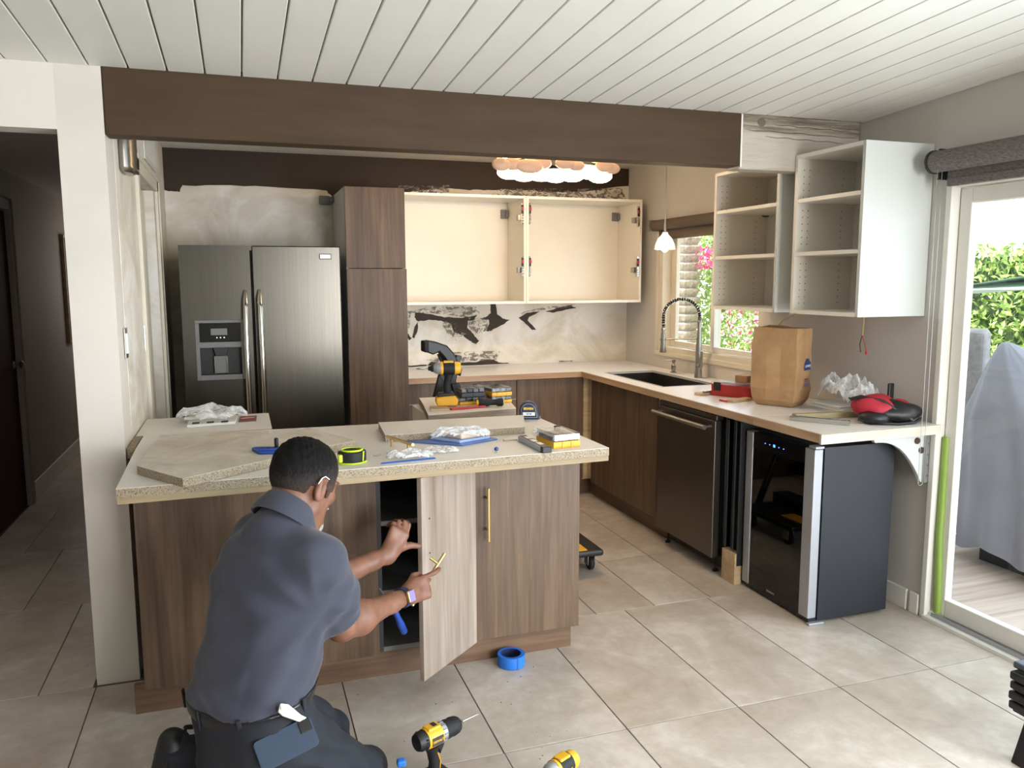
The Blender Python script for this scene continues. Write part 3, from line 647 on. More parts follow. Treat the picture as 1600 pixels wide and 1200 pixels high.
# open wall cabinets on the back wall
def hinge_at(mb_x, z, inward, par):
    """two-piece concealed hinge on a side panel, inner face at x; inward = +-1"""
    x = mb_x; s_ = inward
    a, b__ = sorted((x, x + s_ * 0.012))
    pl = B(a, b__, 5.485, 5.512, z - .075, z + .075).build('hinge_plate', chrome, par, bevel=0.001)
    a2, b2 = sorted((x + s_ * .002, x + s_ * 0.016))
    B(a2, b2, 5.478, 5.49, z - .0, z + .06).build('hinge_body', black_p, pl)
    a3, b3 = sorted((x + s_ * .003, x + s_ * 0.018))
    B(a3, b3, 5.472, 5.484, z + .022, z + .045).build('red_clip', red_p, pl)
    a4, b4 = sorted((x + s_ * .003, x + s_ * 0.016))
    for k in range(3): B(a4, b4, 5.473, 5.484, z - .03 - k * .018, z - .02 - k * .018).build('adjust_slot', satin, pl)
    a5, b5 = sorted((x + s_ * 0.002, x + s_ * 0.03))
    MB().box(a5, b5, 5.52, 5.56, z - .045, z - .005).build('hinge_arm', satin, pl, bevel=0.002)
def wall_cab(x0, x1, lab, hinges):
    t = thing('wall_cabinet', lab, 'cabinet', ((x0 + x1) / 2, 5.7, 1.394), group='open white cabinets on the back wall')
    z0, z1, y0, y1 = 1.394, 2.152, 5.48, 5.875
    B(x0, x0 + .018, y0, y1, z0, z1).build('side_panel', melamine, t); B(x1 - .018, x1, y0, y1, z0, z1).build('side_panel', melamine, t)
    B(x0 + .018, x1 - .018, y0, y1, z0, z0 + .018).build('bottom_panel', mel_edge, t); B(x0 + .018, x1 - .018, y0, y1, z1 - .018, z1).build('top_panel', mel_edge, t)
    B(x0 + .018, x1 - .018, y1 - .022, y1 - .012, z0 + .018, z1 - .018).build('back_panel', melamine, t)
    for s_, xx in hinges:
        for z in (2.03, 1.66): hinge_at(xx, z, s_, t)
    bx = x1 - .02
    MB().box(bx - .052, bx, y1 - .045, y1 - .022, 2.02, 2.085).box(bx - .02, bx, y1 - .065, y1 - .04, 2.03, 2.075).build('suspension_bracket', grey_p, t, bevel=0.002)
    return t
wall_cab(1.036, 1.955, 'open empty white wall cabinet on the back wall, the one next to the pantry', ((-1, 1.955 - .018),))
wall_cab(1.957, 2.872, 'open empty white wall cabinet on the back wall, the one nearest the window corner', ((1, 1.957 + .018), (-1, 2.872 - .018)))

# open wall cabinets on the right wall
hole_m = black_p
def side_cab(y0, y1, lab):
    t = thing('wall_cabinet', lab, 'cabinet', (2.76, (y0 + y1) / 2, 1.395), group='open white cabinets on the right wall')
    x0, x1, z0, z1 = 2.579, XR - .003, 1.395, 2.155
    B(x0, x1, y0, y0 + .018, z0, z1).build('side_panel', mel_grey, t); far = B(x0, x1, y1 - .018, y1, z0, z1).build('side_panel', melamine, t)
    B(x0, x1, y0 + .018, y1 - .018, z0, z0 + .018).build('bottom_panel', mel_edge, t); B(x0, x1, y0 + .018, y1 - .018, z1 - .018, z1).build('top_panel', mel_edge, t)
    B(x1 - .03, x1 - .02, y0 + .018, y1 - .018, z0 + .018, z1 - .018).build('back_panel', melamine, t)
    for z in (1.675, 1.928): B(x0 + .004, x1 - .03, y0 + .019, y1 - .019, z, z + .018).build('shelf', mel_edge, t)
    h = MB(); yy = y1 - .018 - .0006
    for xx in (x0 + .037, x0 + .069, x0 + .268):
        z = z0 + .05
        while z < z1 - .04:
            if abs(z - 1.684) > .02 and abs(z - 1.937) > .02: h.box(xx - .0022, xx + .0022, yy, yy + .0008, z - .0022, z + .0022)
            z += 0.032
    ho = h.build('shelf_pin_holes', hole_m, far, kind='stuff')
    return t
side_cab(2.886, 3.350, 'open white wall cabinet with two shelves, the one nearest the patio door')
c2 = side_cab(3.470, 4.052, 'open white wall cabinet with two shelves, the one in front of the kitchen window')
MB().box(XR - .075, XR - .034, 3.52, 3.60, 2.02, 2.10).box(XR - .10, XR - .06, 3.50, 3.54, 2.04, 2.11).build('suspension_bracket', black_p, c2, bevel=0.003)

# back run of base cabinets
bc = thing('drawer_cabinet', 'brown walnut drawer cabinet under the back worktop beside the pantry', 'cabinet', (1.42, 5.55, .114))
B(1.045, 1.812, 5.30, YB - .02, .114, .872).build('body', melamine, bc)
for z0, z1 in ((.735, .872), (.43, .73), (.114, .425)): B(1.047, 1.808, 5.275, 5.295, z0 + .0015, z1 - .0015).build('drawer_front', oak, bc, bevel=0.001)
bd = thing('base_cabinet', 'brown walnut single door base cabinet in the back right corner', 'cabinet', (2.06, 5.55, .114))
B(1.815, 2.34, 5.30, YB - .02, .114, .872).build('body', melamine, bd)
B(1.815, 2.312, 5.275, 5.295, .1155, .870).build('door', oak, bd, bevel=0.001)
fl = thing('filler_panel', 'narrow pale upright filler strip in the corner between the walnut cabinets', 'panel', (2.36, 5.28, 0.1))
B(2.315, 2.372, 5.262, 5.292, 0.125, 0.868).build('strip', ply_m, fl)
B(2.372, 2.384, 5.20, 5.29, 0.125, 0.868).build('return_strip', melamine, fl)
tk = MB().box(1.04, 2.41, 5.345, 5.36, 0, .112).build('toe_kick', oak_x, bevel=0.001); tag(tk, 'brown plinth board under the back wall cabinets', 'plinth')
tk = MB().box(2.402, 2.417, 4.19, 5.34, 0, .105).build('toe_kick', oak_y, bevel=0.001); tag(tk, 'brown plinth board under the sink cabinet', 'plinth')
sk = thing('sink_cabinet', 'brown walnut sink cabinet between the back corner and the dishwasher', 'cabinet', (2.65, 4.7, .114))
MB().box(2.365, 2.94, 4.195, 4.213, .108, .872).box(2.365, 2.94, 5.182, 5.20, .108, .872).box(2.365, 2.94, 4.213, 5.182, .108, .126).build('body', mel_grey, sk)
B(2.340, 2.360, 4.225, 5.185, .12, .864).build('door', oak, sk, bevel=0.001)
B(2.343, 2.362, 4.193, 4.216, .105, .872).build('end_panel_edge', mel_edge, sk)

# L-shaped worktop with the sink cut-out
SX0, SX1, SY0, SY1 = 2.43, 2.79, 4.32, 5.12
wk = thing('worktop', 'long white L-shaped worktop with oak edge along the back and right walls', 'worktop', (2.5, 5, .874))
wm_ = MB()
for x0, x1, y0, y1 in ((1.037, 2.30, 5.255, YB - .006), (2.30, XR - .002, SY1, YB - .006), (2.30, SX0, SY0, SY1), (SX1, XR - .002, SY0, SY1), (2.30, XR - .002, 3.215, SY0)):
    wm_.box(x0, x1, y0, y1, 0.876, 0.914)
wm_.build('top', white_lam := plain('bright white laminate', sr(228, 226, 226), 0.3, var=0.02), wk)
B(1.037, 2.302, 5.245, 5.256, 0.876, 0.9135).build('front_edge', edge_oak_x, wk)
B(2.289, 2.301, 3.215, 5.256, 0.876, 0.9135).build('front_edge', edge_oak_y, wk)
wk2 = thing('worktop', 'white worktop end piece with oak edge above the wine cooler', 'worktop', (2.6, 3.0, .874))
MB().prism([(2.301, 2.745), (XR - .002, 2.765), (XR - .002, 3.212), (2.301, 3.212)], 0.876, 0.914).build('top', lam_m, wk2)
MB().prism([(2.289, 2.744), (2.301, 2.744), (2.301, 3.212), (2.289, 3.212)], 0.876, 0.9135).build('front_edge', edge_oak_y, wk2)
MB().prism([(2.289, 2.733), (XR - .002, 2.753), (XR - .002, 2.7655), (2.289, 2.7445)], 0.872, 0.9135).build('side_edge', wood('whitewashed board edge', sr(168, 158, 140), sr(198, 190, 174), sr(214, 207, 194), 'x', 0.6), wk2)
# sink
si = thing('kitchen_sink', 'dark stainless undermount sink basin under the window', 'sink', (2.6, 4.7, .72))
s0 = MB()
s0.box(SX0 + .002, SX0 + .006, SY0 + .002, SY1 - .002, .72, .905).box(SX1 - .006, SX1 - .002, SY0 + .002, SY1 - .002, .72, .905).box(SX0 + .006, SX1 - .006, SY0 + .002, SY0 + .006, .72, .905).box(SX0 + .006, SX1 - .006, SY1 - .006, SY1 - .002, .72, .905).box(SX0 + .002, SX1 - .002, SY0 + .002, SY1 - .002, .712, .72)
s0.build('basin', plain('dark sink steel', sr(96, 92, 90), 0.35, 0.9), si)
MB().lathe([(0.0, .7205), (0.038, .7205), (0.045, .7225), (0.045, .7205)], 24, T(2.61, 4.72, 0)).build('drain', chrome, si, smooth=True)
MB().box(SX0 - .012, SX0 + .002, SY0 - .012, SY1 + .012, .9142, .9155).box(SX1 - .002, SX1 + .012, SY0 - .012, SY1 + .012, .9142, .9155).box(SX0, SX1, SY0 - .012, SY0 + .002, .9142, .9155).box(SX0, SX1, SY1 - .002, SY1 + .012, .9142, .9155).build('rim', satin, si)
# faucet
fc = thing('spring_faucet', 'tall brushed steel kitchen faucet with black coiled spring neck', 'faucet', (2.87, 4.64, .914))
MB().lathe([(0.026, 0), (0.026, .02), (0.023, .05), (0.022, .17), (0.017, .26), (0.014, .30), (0.014, .37)], 20, T(2.87, 4.645, .9145)).build('stem', satin, fc, smooth=True)
arc = []
for i in range(41):
    u = i / 40
    if u < .22: p = (0.0, 1.285 + u / .22 * .035)
    else:
        w = (u - .22) / .78; an = PI * min(1, w / .8); p = ((1 - math.cos(an)) * .5, 1.32 + .115 * math.sin(an))
        if w > .8: p = (1.0, 1.32 - (w - .8) / .2 * .10)
    arc.append((2.87 - .17 * p[0], 4.645 + 0.175 * p[0], p[1]))
MB().tube(arc, 0.0095, 10).build('hose', black_rub, fc, smooth=True)
co = []; tl = 38
import itertools
for i in range(tl * 10 + 1):
    u = i / (tl * 10) * (len(arc) - 1); j = min(int(u), len(arc) - 2); fr_ = u - j
    p = Vector(arc[j]).lerp(Vector(arc[j + 1]), fr_); t_ = (Vector(arc[j + 1]) - Vector(arc[j])).normalized()
    n1 = t_.cross(Vector((.717, .697, 0))).normalized(); n2 = Vector((.717, .697, 0)); n2 = t_.cross(n1)
    an = 2 * PI * i / 10; co.append(p + (n1 * math.cos(an) + n2 * math.sin(an)) * 0.0135)
MB().tube(co, 0.0022, 5).build('spring', chrome, fc, smooth=True)
MB().lathe([(0.012, .0), (0.012, .03), (0.016, .05), (0.019, .13), (0.024, .165), (0.022, .17), (0, .17)], 18, T(2.70, 4.82, 1.245, rx=PI)).build('spray_head', satin, fc, smooth=True)
MB().tube([(2.87, 4.645, 1.175), (2.70, 4.82, 1.165)], 0.005, 8).lathe([(0.022, -.008), (0.022, .008)], 16, T(2.70, 4.82, 1.163)).build('docking_arm', satin, fc, smooth=True)
MB().tube([(2.87, 4.645, 1.0), (2.855, 4.595, 1.0)], [0.019, 0.017], 14).tube([(2.855, 4.595, 0.995), (2.850, 4.575, 1.10)], [0.012, 0.008], 10).build('lever', satin, fc, smooth=True)
sd = thing('soap_dispenser', 'small brushed steel soap pump behind the sink', 'dispenser', (2.87, 4.97, .914))
MB().lathe([(0.024, 0), (0.024, .006), (0.012, .01), (0.017, .025), (0.017, .05), (0.011, .056), (0.009, .07), (0.014, .074), (0.014, .092), (0, .094)], 18, T(2.87, 4.97, .9145)).build('pump', satin, sd, smooth=True)
MB().tube([(2.87, 4.97, .998), (2.83, 5.01, 1.0), (2.815, 5.025, .994)], [.006, .005, .004], 8).build('spout', satin, sd, smooth=True)

# dishwasher
dw = thing('dishwasher', 'dark stainless dishwasher with towel bar handle under the worktop', 'dishwasher', (2.6, 3.86, 0))
B(2.36, 2.93, 3.565, 4.185, 0.10, .868).build('tub', black_p, dw)
B(2.31, 2.355, 3.562, 4.168, .098, .835).build('door', dark_steel, dw, bevel=0.004)
B(2.318, 2.36, 3.562, 4.168, .836, .862).build('control_strip', dark_steel, dw, bevel=0.003)
MB().tube([(2.262, 4.14, .800), (2.258, 3.86, .800), (2.262, 3.585, .800)], 0.0125, 14).tube([(2.262, 4.125, .800), (2.315, 4.125, .800)], .009, 10).tube([(2.262, 3.60, .800), (2.315, 3.60, .800)], .009, 10).build('handle', satin, dw, smooth=True)
B(2.40, 2.42, 3.58, 4.17, .02, .098).build('kick_plate', black_p, dw)
for yy in (3.62, 4.13): MB().lathe([(0.016, 0), (0.016, .01), (0.006, .012), (0.006, .10)], 10, T(2.375, yy, 0)).build('foot', black_rub, dw)
gp = thing('appliance_support', 'black metal support standing between dishwasher and wine cooler', 'frame', (2.6, 3.48, 0))
MB().box(2.36, 2.93, 3.53, 3.545, .10, .87).build('panel', black_gloss, gp, bevel=0.002)
MB().box(2.355, 2.375, 3.44, 3.46, .18, .85).box(2.345, 2.352, 3.49, 3.505, .18, .85).box(2.36, 2.9, 3.405, 3.412, .10, .86).build('upright', black_p, gp, bevel=0.002)
B(2.40, 2.92, 3.41, 3.53, .10, .86).build('gap_shade_block', black_p, gp)  # black block put in for the shade of the gap between the appliances
sb = B(2.350, 2.393, 3.408, 3.526, 0, .165).build('plinth_block', ply_m, bevel=0.002); tag(sb, 'short pale wood block on the floor between dishwasher and wine cooler', 'block')

# wine cooler
KX0, KX1, KY0, KY1, KZ1 = 2.385, 2.825, 2.880, 3.395, 0.82
wc = thing('wine_cooler', 'black freestanding wine cooler with smoked glass door and silver edges', 'wine cooler', (2.6, 3.14, 0))
wb_ = MB().box(KX0 + .05, KX1, KY0, KY0 + .02, .02, KZ1).box(KX0 + .05, KX1, KY1 - .02, KY1, .02, KZ1).box(KX1 - .02, KX1, KY0 + .02, KY1 - .02, .02, KZ1).box(KX0 + .05, KX1 - .02, KY0 + .02, KY1 - .02, .02, .10).box(KX0 + .05, KX1 - .02, KY0 + .02, KY1 - .02, KZ1 - .03, KZ1)
wb_.build('cabinet_shell', black_body, wc)
dr = MB().box(KX0, KX0 + .045, KY0 + .004, KY0 + .07, .03, KZ1 - .008).build('door', alu, wc, bevel=0.003, label='silver near edge of the door')
B(KX0, KX0 + .045, KY1 - .055, KY1 - .002, .03, KZ1 - .008).build('door_edge', alu, dr, bevel=0.003)
B(KX0 + .004, KX0 + .04, KY0 + .07, KY1 - .055, .03, .085).build('door_bottom', black_gloss, dr)
B(KX0 + .004, KX0 + .04, KY0 + .07, KY1 - .055, .735, KZ1 - .008).build('door_top', black_gloss, dr)
B(KX0 + .004, KX0 + .010, KY0 + .07, KY1 - .055, .085, .735).build('glass', smoked, dr)
MB().box(KX0 + .0, KX0 + .004, 3.13, 3.19, .048, .056).build('nameplate', satin, dr)
text('display', '51', 0.016, frame((KX0 + .003, 3.175, .772), (0, -1, 0), (0, 0, 1)), led_blue, dr, 0.0005, 0.0006)
for k in (-2, -1, 1, 2): B(KX0 + .002, KX0 + .004, 3.175 + k * .035 - .002, 3.175 + k * .035 + .002, .771, .774).build('touch_mark', led_blue, dr)
for z in (.20, .31, .42, .53, .64):
    MB().box(KX0 + .055, KX0 + .062, KY0 + .02, KY1 - .02, z, z + .012).build('wire_shelf_front', alu, wc)
    sh = MB()
    for k in range(7): sh.tube([(KX0 + .06, KY0 + .05 + k * .07, z + .004), (KX1 - .03, KY0 + .05 + k * .07, z + .004)], .0025, 5)
    sh.build('wire_shelf', alu, wc)
bk = MB()
for k in range(7): bk.tube([(KX0 + .058, KY0 + .09 + k * .055, .105), (KX0 + .058, KY0 + .09 + k * .055, .175)], .0018, 5)
for z in (.105, .175): bk.tube([(KX0 + .058, KY0 + .08, z), (KX0 + .058, KY1 - .09, z)], .0022, 5)
bk.build('wire_basket', alu, wc)
MB().box(KX0 + .004, KX0 + .05, KY0 + .003, KY0 + .05, KZ1 - .006, KZ1 + .006).build('top_hinge', alu, wc, bevel=0.002)
MB().box(KX0 - .002, KX0 + .08, KY0 - .012, KY0 + .012, .0, .012).build('bottom_hinge', alu, wc, bevel=0.003)
B(KX0 + .01, KX1 - .02, KY0 + .01, KY1 - .01, .012, .03).build('base', black_p, wc)
for xx in (KX0 + .07, KX1 - .05):
    for yy in (KY0 + .05, KY1 - .05): MB().lathe([(0.02, 0), (0.02, .014), (.01, .02)], 12, T(xx, yy, 0)).build('foot', black_rub, wc)
wine_g = plain('dark bottle glass', sr(30, 40, 28), 0.1); cork_m = plain('pale foil cap', sr(190, 176, 140), 0.4)
for (yy, zz, lab) in ((3.19, .655, 'wine bottle lying on the top rack, seen by its pale cap, left one'), (3.10, .655, 'wine bottle lying on the top rack, seen by its pale cap, right one'), (3.06, .545, 'wine bottle lying on the second rack of the cooler')):
    bt = thing('wine_bottle', lab, 'bottle', (2.6, yy, zz), group='bottles in the wine cooler')
    MB().lathe([(0.0, .0), (0.037, .003), (0.037, .19), (0.028, .215), (0.014, .235), (0.013, .27)], 16, T(2.76, yy, zz + .031, ry=-PI / 2)).build('glass_body', wine_g, bt, smooth=True)
    MB().lathe([(0.0145, .24), (0.0145, .298), (0.016, .30), (0.016, .31), (0, .312)], 14, T(2.76, yy, zz + .031, ry=-PI / 2)).build('cap', cork_m, bt, smooth=True)
bt = thing('wine_bottle', 'wine bottle lying in the bottom wire basket of the cooler', 'bottle', (2.6, 3.05, .10), group='bottles in the wine cooler')
MB().lathe([(0.0, .0), (0.037, .003), (0.037, .17), (0.028, .19), (0.014, .21), (0.013, .26)], 16, T(2.76, 3.05, .147, ry=-PI / 2)).build('glass_body', wine_g, bt, smooth=True)
MB().lathe([(0.0145, .24), (0.0145, .288), (0.016, .29), (0.016, .30), (0, .302)], 14, T(2.76, 3.05, .147, ry=-PI / 2)).build('cap', cork_m, bt, smooth=True)
for (yy, zz, lab) in ((3.02, .226, 'white paper tag propped on the lowest wine rack, the larger near one'), (3.14, .226, 'white paper tag propped on the lowest wine rack, the far one')):
    pc_ = MB(T(KX0 + .075, yy, zz, rx=.35)).box(-.001, .001, -.03, .03, 0, .05 if yy < 3.1 else .035).build('paper_tag', paper); tag(pc_, lab, 'tag')
# ================================================================ LIGHTS, BLINDS, WALL ITEMS
ch = thing('chandelier', 'long wavy ceiling lamp of warm glowing oval discs above the kitchen aisle', 'ceiling lamp', (1.78, 4.5, 2.428))
CY = 4.5
MB().lathe([(0.06, 0), (0.06, -.02), (0.02, -.03), (0, -.03)], 20, T(1.80, CY, 2.4285)).build('canopy', satin, ch, smooth=True)
MB().tube([(1.80, CY, 2.40), (1.80, CY, 2.285)], .005, 8).build('stem', satin, ch)
wire = []
for i in range(25):
    u = i / 24; wire.append((1.42 + .74 * u, CY + .05 * math.sin(u * 7), 2.262 + .024 * math.sin(PI * u * 1.2) - 0.005 * u))
MB().tube(wire, .0035, 6).build('wire_arm', brass, ch, smooth=True)
MB().tube([(a + .02, CY - (b - CY) , c - .012) for a, b, c in wire], .0035, 6).build('wire_arm', brass, ch, smooth=True)
for (x, z, dy, rx, rz_) in ((1.415, 2.213, -.10, .055, .036), (1.487, 2.222, -.08, .060, .036), (1.585, 2.212, -.09, .085, .040), (1.668, 2.236, -.07, .06, .034), (1.80, 2.236, -.09, .06, .032), (1.875, 2.228, -.08, .055, .030), (2.06, 2.234, -.07, .06, .034), (2.115, 2.226, -.05, .055, .032)):
    dsc = MB().ell((x, CY + dy, z), (rx, .02, rz_), 20).build('glass_disc', disc_m, ch, smooth=True)
    MB().tube([(x, CY + dy, z + rz_ - .004), (x, CY + dy, z + rz_ + .014), (x, CY + dy * .3, 2.262)], .003, 6).build('hanger', brass, dsc)
for (x, z, rr) in ((1.505, 2.190, .072), (1.595, 2.182, .078), (1.70, 2.186, .085), (1.79, 2.182, .076), (1.895, 2.190, .082), (2.0, 2.210, .075), (2.075, 2.190, .078)):
    MB().ell((x, CY + .03, z), (rr, .055, .04), 20).build('opal_bowl', bulb, ch, smooth=True)
ch.location.z -= 0.013; ch.location.y -= .02
pd = thing('pendant_lamp', 'small frosted glass pendant lamp on a thin rod above the sink', 'pendant lamp', (2.62, 4.68, 2.428))
MB().lathe([(0.05, 0), (0.05, -.02), (0, -.025)], 20, T(2.62, 4.68, 2.4285)).build('canopy', satin, pd, smooth=True)
MB().tube([(2.62, 4.68, 2.40), (2.62, 4.68, 1.87)], .0035, 8).build('rod', satin, pd)
MB().lathe([(0.009, 1.87), (0.009, 1.91), (0.006, 1.93), (0.006, 1.97), (0, 1.975)], 14, T(2.62, 4.68, 0)).build('collar', satin, pd, smooth=True)
MB().lathe([(0.016, 1.865), (0.020, 1.852), (0.045, 1.825), (0.060, 1.79), (0.066, 1.757), (0.062, 1.757), (0.056, 1.79), (0.042, 1.82), (0.016, 1.848)], 26, T(2.62, 4.68, 0)).build('glass_shade', frost, pd, smooth=True)
MB().ell((2.62, 4.68, 1.772), (.026, .026, .032), 16).build('bulb', bulb, pd, smooth=True)
L = bpy.data.lights.new('pendant_lamp_light', 'POINT'); L.energy = 2.5; L.color = (1.0, 0.78, 0.55); L.shadow_soft_size = 0.010
o = bpy.data.objects.new('pendant_lamp_light', L); C.objects.link(o); put(o, T(2.62, 4.68, 1.728), pd)

chm = thing('wall_chime', 'rounded brushed metal sound box high on the side wall under the beam', 'chime', (-.435, 3.74, 2.06))
q_ = []
for i in range(17):
    a = PI * i / 16; q_.append((3.74 - .095 * math.cos(a), 0.06 * math.sin(a) ** .6 if 0 < i < 16 else 0.0))
hv = [( -.435 + b, a) for a, b in q_]
mb = MB(); mb.prism([(x, y) for x, y in hv], 2.00, 2.16, 'z'); mb.build('housing', satin, chm, bevel=0.018, smooth=True)
for k in range(4): B(-.380, -.372, 3.715 + k * .012, 3.721 + k * .012, 1.999, 2.012).build('slot', black_p, chm)
vt = thing('air_vent', 'white slatted air vent high on the side wall above the doorway', 'vent', (-.435, 4.95, 2.3))
MB().box(-.437, -.428, 4.66, 4.69, 2.19, 2.41).box(-.437, -.428, 5.22, 5.25, 2.19, 2.41).box(-.437, -.428, 4.69, 5.22, 2.19, 2.215).box(-.437, -.428, 4.69, 5.22, 2.385, 2.41).build('frame', white_trim, vt, bevel=0.002)
B(-.4365, -.4350, 4.69, 5.22, 2.215, 2.385).build('dark_duct', black_p, vt)
for k in range(12): B(-.4355, -.4285, 4.70 + k * .044, 4.718 + k * .044, 2.217, 2.383).build('slat', white_trim, vt)
for (yy, zz, lab) in ((3.51, 1.317, 'chrome light switch plate on the side wall, the one nearest the column'), (4.205, 1.295, 'chrome light switch plate on the side wall, the one beside the doorway')):
    sw_ = thing('light_switch', lab, 'switch', (-.434, yy, zz), group='switch plates on the side wall')
    B(-.4355, -.430, yy - .038, yy + .038, zz - .06, zz + .06).build('plate', chrome, sw_, bevel=0.002)
    B(-.431, -.423, yy - .020, yy + .020, zz - .04, zz + .04).build('rocker', white_p, sw_, bevel=0.002)

# blinds
bl = thing('roller_blind', 'brown roller blind rolled up above the kitchen window', 'blind', (XR, 4.7, 1.95))
MB().tube([(XR - .05, 4.02, 1.955), (XR - .05, 5.36, 1.955)], .037, 20).build('roll', shade2_m, bl, smooth=True)
B(XR - .018, XR - .012, 4.04, 5.34, 1.862, 1.955).build('fabric', shade2_m, bl)
B(XR - .022, XR - .008, 4.04, 5.34, 1.850, 1.866).build('hem_bar', shade2_m, bl, bevel=0.003)
B(XR - .09, XR - .001, 5.36, 5.368, 1.915, 1.995).build('end_bracket', grey_p, bl)
b2 = thing('patio_blind', 'grey woven roller blind rolled up over the patio door with beaded chain', 'blind', (2.87, 1.9, 2.06))
b2r = MB().tube([(2.875, 1.0, 2.062), (2.875, 2.80, 2.062)], .046, 24).build('roll', shade_m, b2, smooth=True)
B(2.90, 2.912, 1.0, 2.755, 1.985, 2.05).build('fabric', shade_m, b2)
MB().box(2.895, 2.917, 1.0, 2.755, 1.955, 1.99).build('hem_bar', shade_m, b2, bevel=0.005)
MB().lathe([(0, 0), (0.05, 0), (0.05, .012), (0, .012)], 24, T(2.875, 2.80, 2.062, rx=-PI / 2)).build('end_cap', black_p, b2, smooth=True)
MB().box(2.90, XR - .001, 2.80, 2.812, 1.99, 2.12).build('end_bracket', black_p, b2)
cm = MB(); zz = .66
def chain_pt(i, n=150):
    u = i / n * 2
    return (2.872, 2.806 - .006, 0.66 + (2.04 - .66) * u) if u <= 1 else (2.845, 2.806 - .006, 0.66 + (2.04 - .66) * (2 - u))
for x_ in (2.824, 2.848):
    z = .665
    while z < 2.02: cm.ell((x_, 2.735, z), .0024, 6); z += .0068
for k in range(7): a = PI * k / 6; cm.ell((2.836 + .012 * math.cos(a), 2.735, .662 - .012 * math.sin(a)), .0022, 6)
cm.build('bead_chain', chrome, b2, kind='stuff')

# cables hanging from the right wall cabinets
w_ = thing('cable', 'short beige cable with bare wires and red cap under the near wall cabinet', 'cable', (2.93, 3.25, 1.3))
MB().tube([(2.93, 3.235, 1.392), (2.932, 3.238, 1.34), (2.93, 3.24, 1.285)], .005, 8).build('jacket', pipe_b, w_, smooth=True)
MB().tube([(2.93, 3.24, 1.285), (2.928, 3.215, 1.24), (2.93, 3.205, 1.205)], .002, 6).build('wire', ink_red, w_, smooth=True)
MB().tube([(2.93, 3.24, 1.285), (2.928, 3.25, 1.24), (2.93, 3.245, 1.20)], .002, 6).build('wire', black_p, w_, smooth=True)
MB().lathe([(0.006, 0), (0.004, .018), (0, .019)], 10, T(2.93, 3.204, 1.192)).build('wire_cap', red_p, w_, smooth=True)
w2 = MB().tube([(2.93, 3.72, 1.392), (2.90, 3.73, 1.365), (2.88, 3.80, 1.33), (2.89, 3.86, 1.29)], .005, 8).build('cable', pipe_b, smooth=True)
tag(w2, 'beige cable bending down behind the paper bag', 'cable')

# white scroll bracket under the worktop end
bk_ = thing('shelf_bracket', 'white scroll shaped support bracket under the worktop beside the patio door', 'bracket', (2.94, 2.82, .86))
cur = []
for i in range(13):
    a = i / 12; cur.append((XR - .31 + .27 * a, .868 - .028 - .20 * a ** 2.6))
MB().prism([(XR - .32, .870)] + [(XR - .32, .855)] + cur + [(XR - .012, .635), (XR - .002, .635), (XR - .002, .870)], 2.812, 2.832, 'y').build('scroll_arm', mel_grey, bk_, bevel=0.002)
MB().box(XR - .034, XR - .003, 2.800, 2.8115, .64, .86).build('wall_plate', grey_p, bk_)
for (xx, zz) in ((XR - .075, .835), (XR - .048, .79)): MB().lathe([(0, 0), (.015, 0), (.015, .004), (0, .004)], 16, T(xx, 2.8115, zz, rx=PI / 2)).build('hole', knob_dark, bk_)
for zz in (.82, .77, .72, .67): MB().lathe([(0, 0), (.005, 0), (.004, .003), (0, .003)], 8, T(XR - .018, 2.80, zz, rx=PI / 2)).build('screw', satin, bk_)

sbp = MB().tube([(XR + .035, 2.785 - .03, .855), (XR + .028, 2.75, .40), (XR + .03, 2.735, .037)], .0165, 14).build('security_bar', pole_m, smooth=True)
tag(sbp, 'lime green bar standing upright in the patio door track', 'bar')

# ================================================================ THINGS ON THE WORKTOPS
ZI = 0.9256   # island top
ZC = 0.9146   # right worktop
def tape_measure(lab, M, c1, c2, wordy=False):
    t = bpy.data.objects.new('tape_measure', None); C.objects.link(t); put(t, M); tag(t, lab, 'tape measure')
    return t
# yellow-green one, lying flat
M = T(0.352, 2.81, ZI, rz=.1)
t = tape_measure('fluorescent yellow and black tape measure lying flat behind the man\'s head', M, None, None)
pr = [(0.045 * math.cos(a) * (1 + .12 * math.cos(2 * a)), 0.040 * math.sin(a)) for a in [2 * PI * i / 28 for i in range(28)]]
MB(M).prism(pr, 0.004, 0.044).build('case', black_rub, t, bevel=0.006, smooth=True)
MB(M).prism([(p[0] * 1.03, p[1] * 1.03) for p in pr], 0.0, 0.006).build('bottom_rim', hivis, t, bevel=0.002, smooth=True)
rg = [(0.036 * math.cos(a), 0.033 * math.sin(a), .0465) for a in [2 * PI * i / 24 for i in range(24)]]
MB(M).tube(rg, .0035, 6, closed=True).build('top_ring', hivis, t, smooth=True)
MB(M).lathe([(0, .044), (.026, .044), (.026, .0475), (0, .0475)], 20).build('belt_disc', black_p, t, smooth=True)
MB(M).box(-.052, -.038, -.026, -.004, .008, .036).build('blade_guard', hivis, t, bevel=0.004)
MB(M).tube([(.030, -.034, .01), (.034, -.030, .044)], .003, 6).build('side_rib', hivis, t, smooth=True)
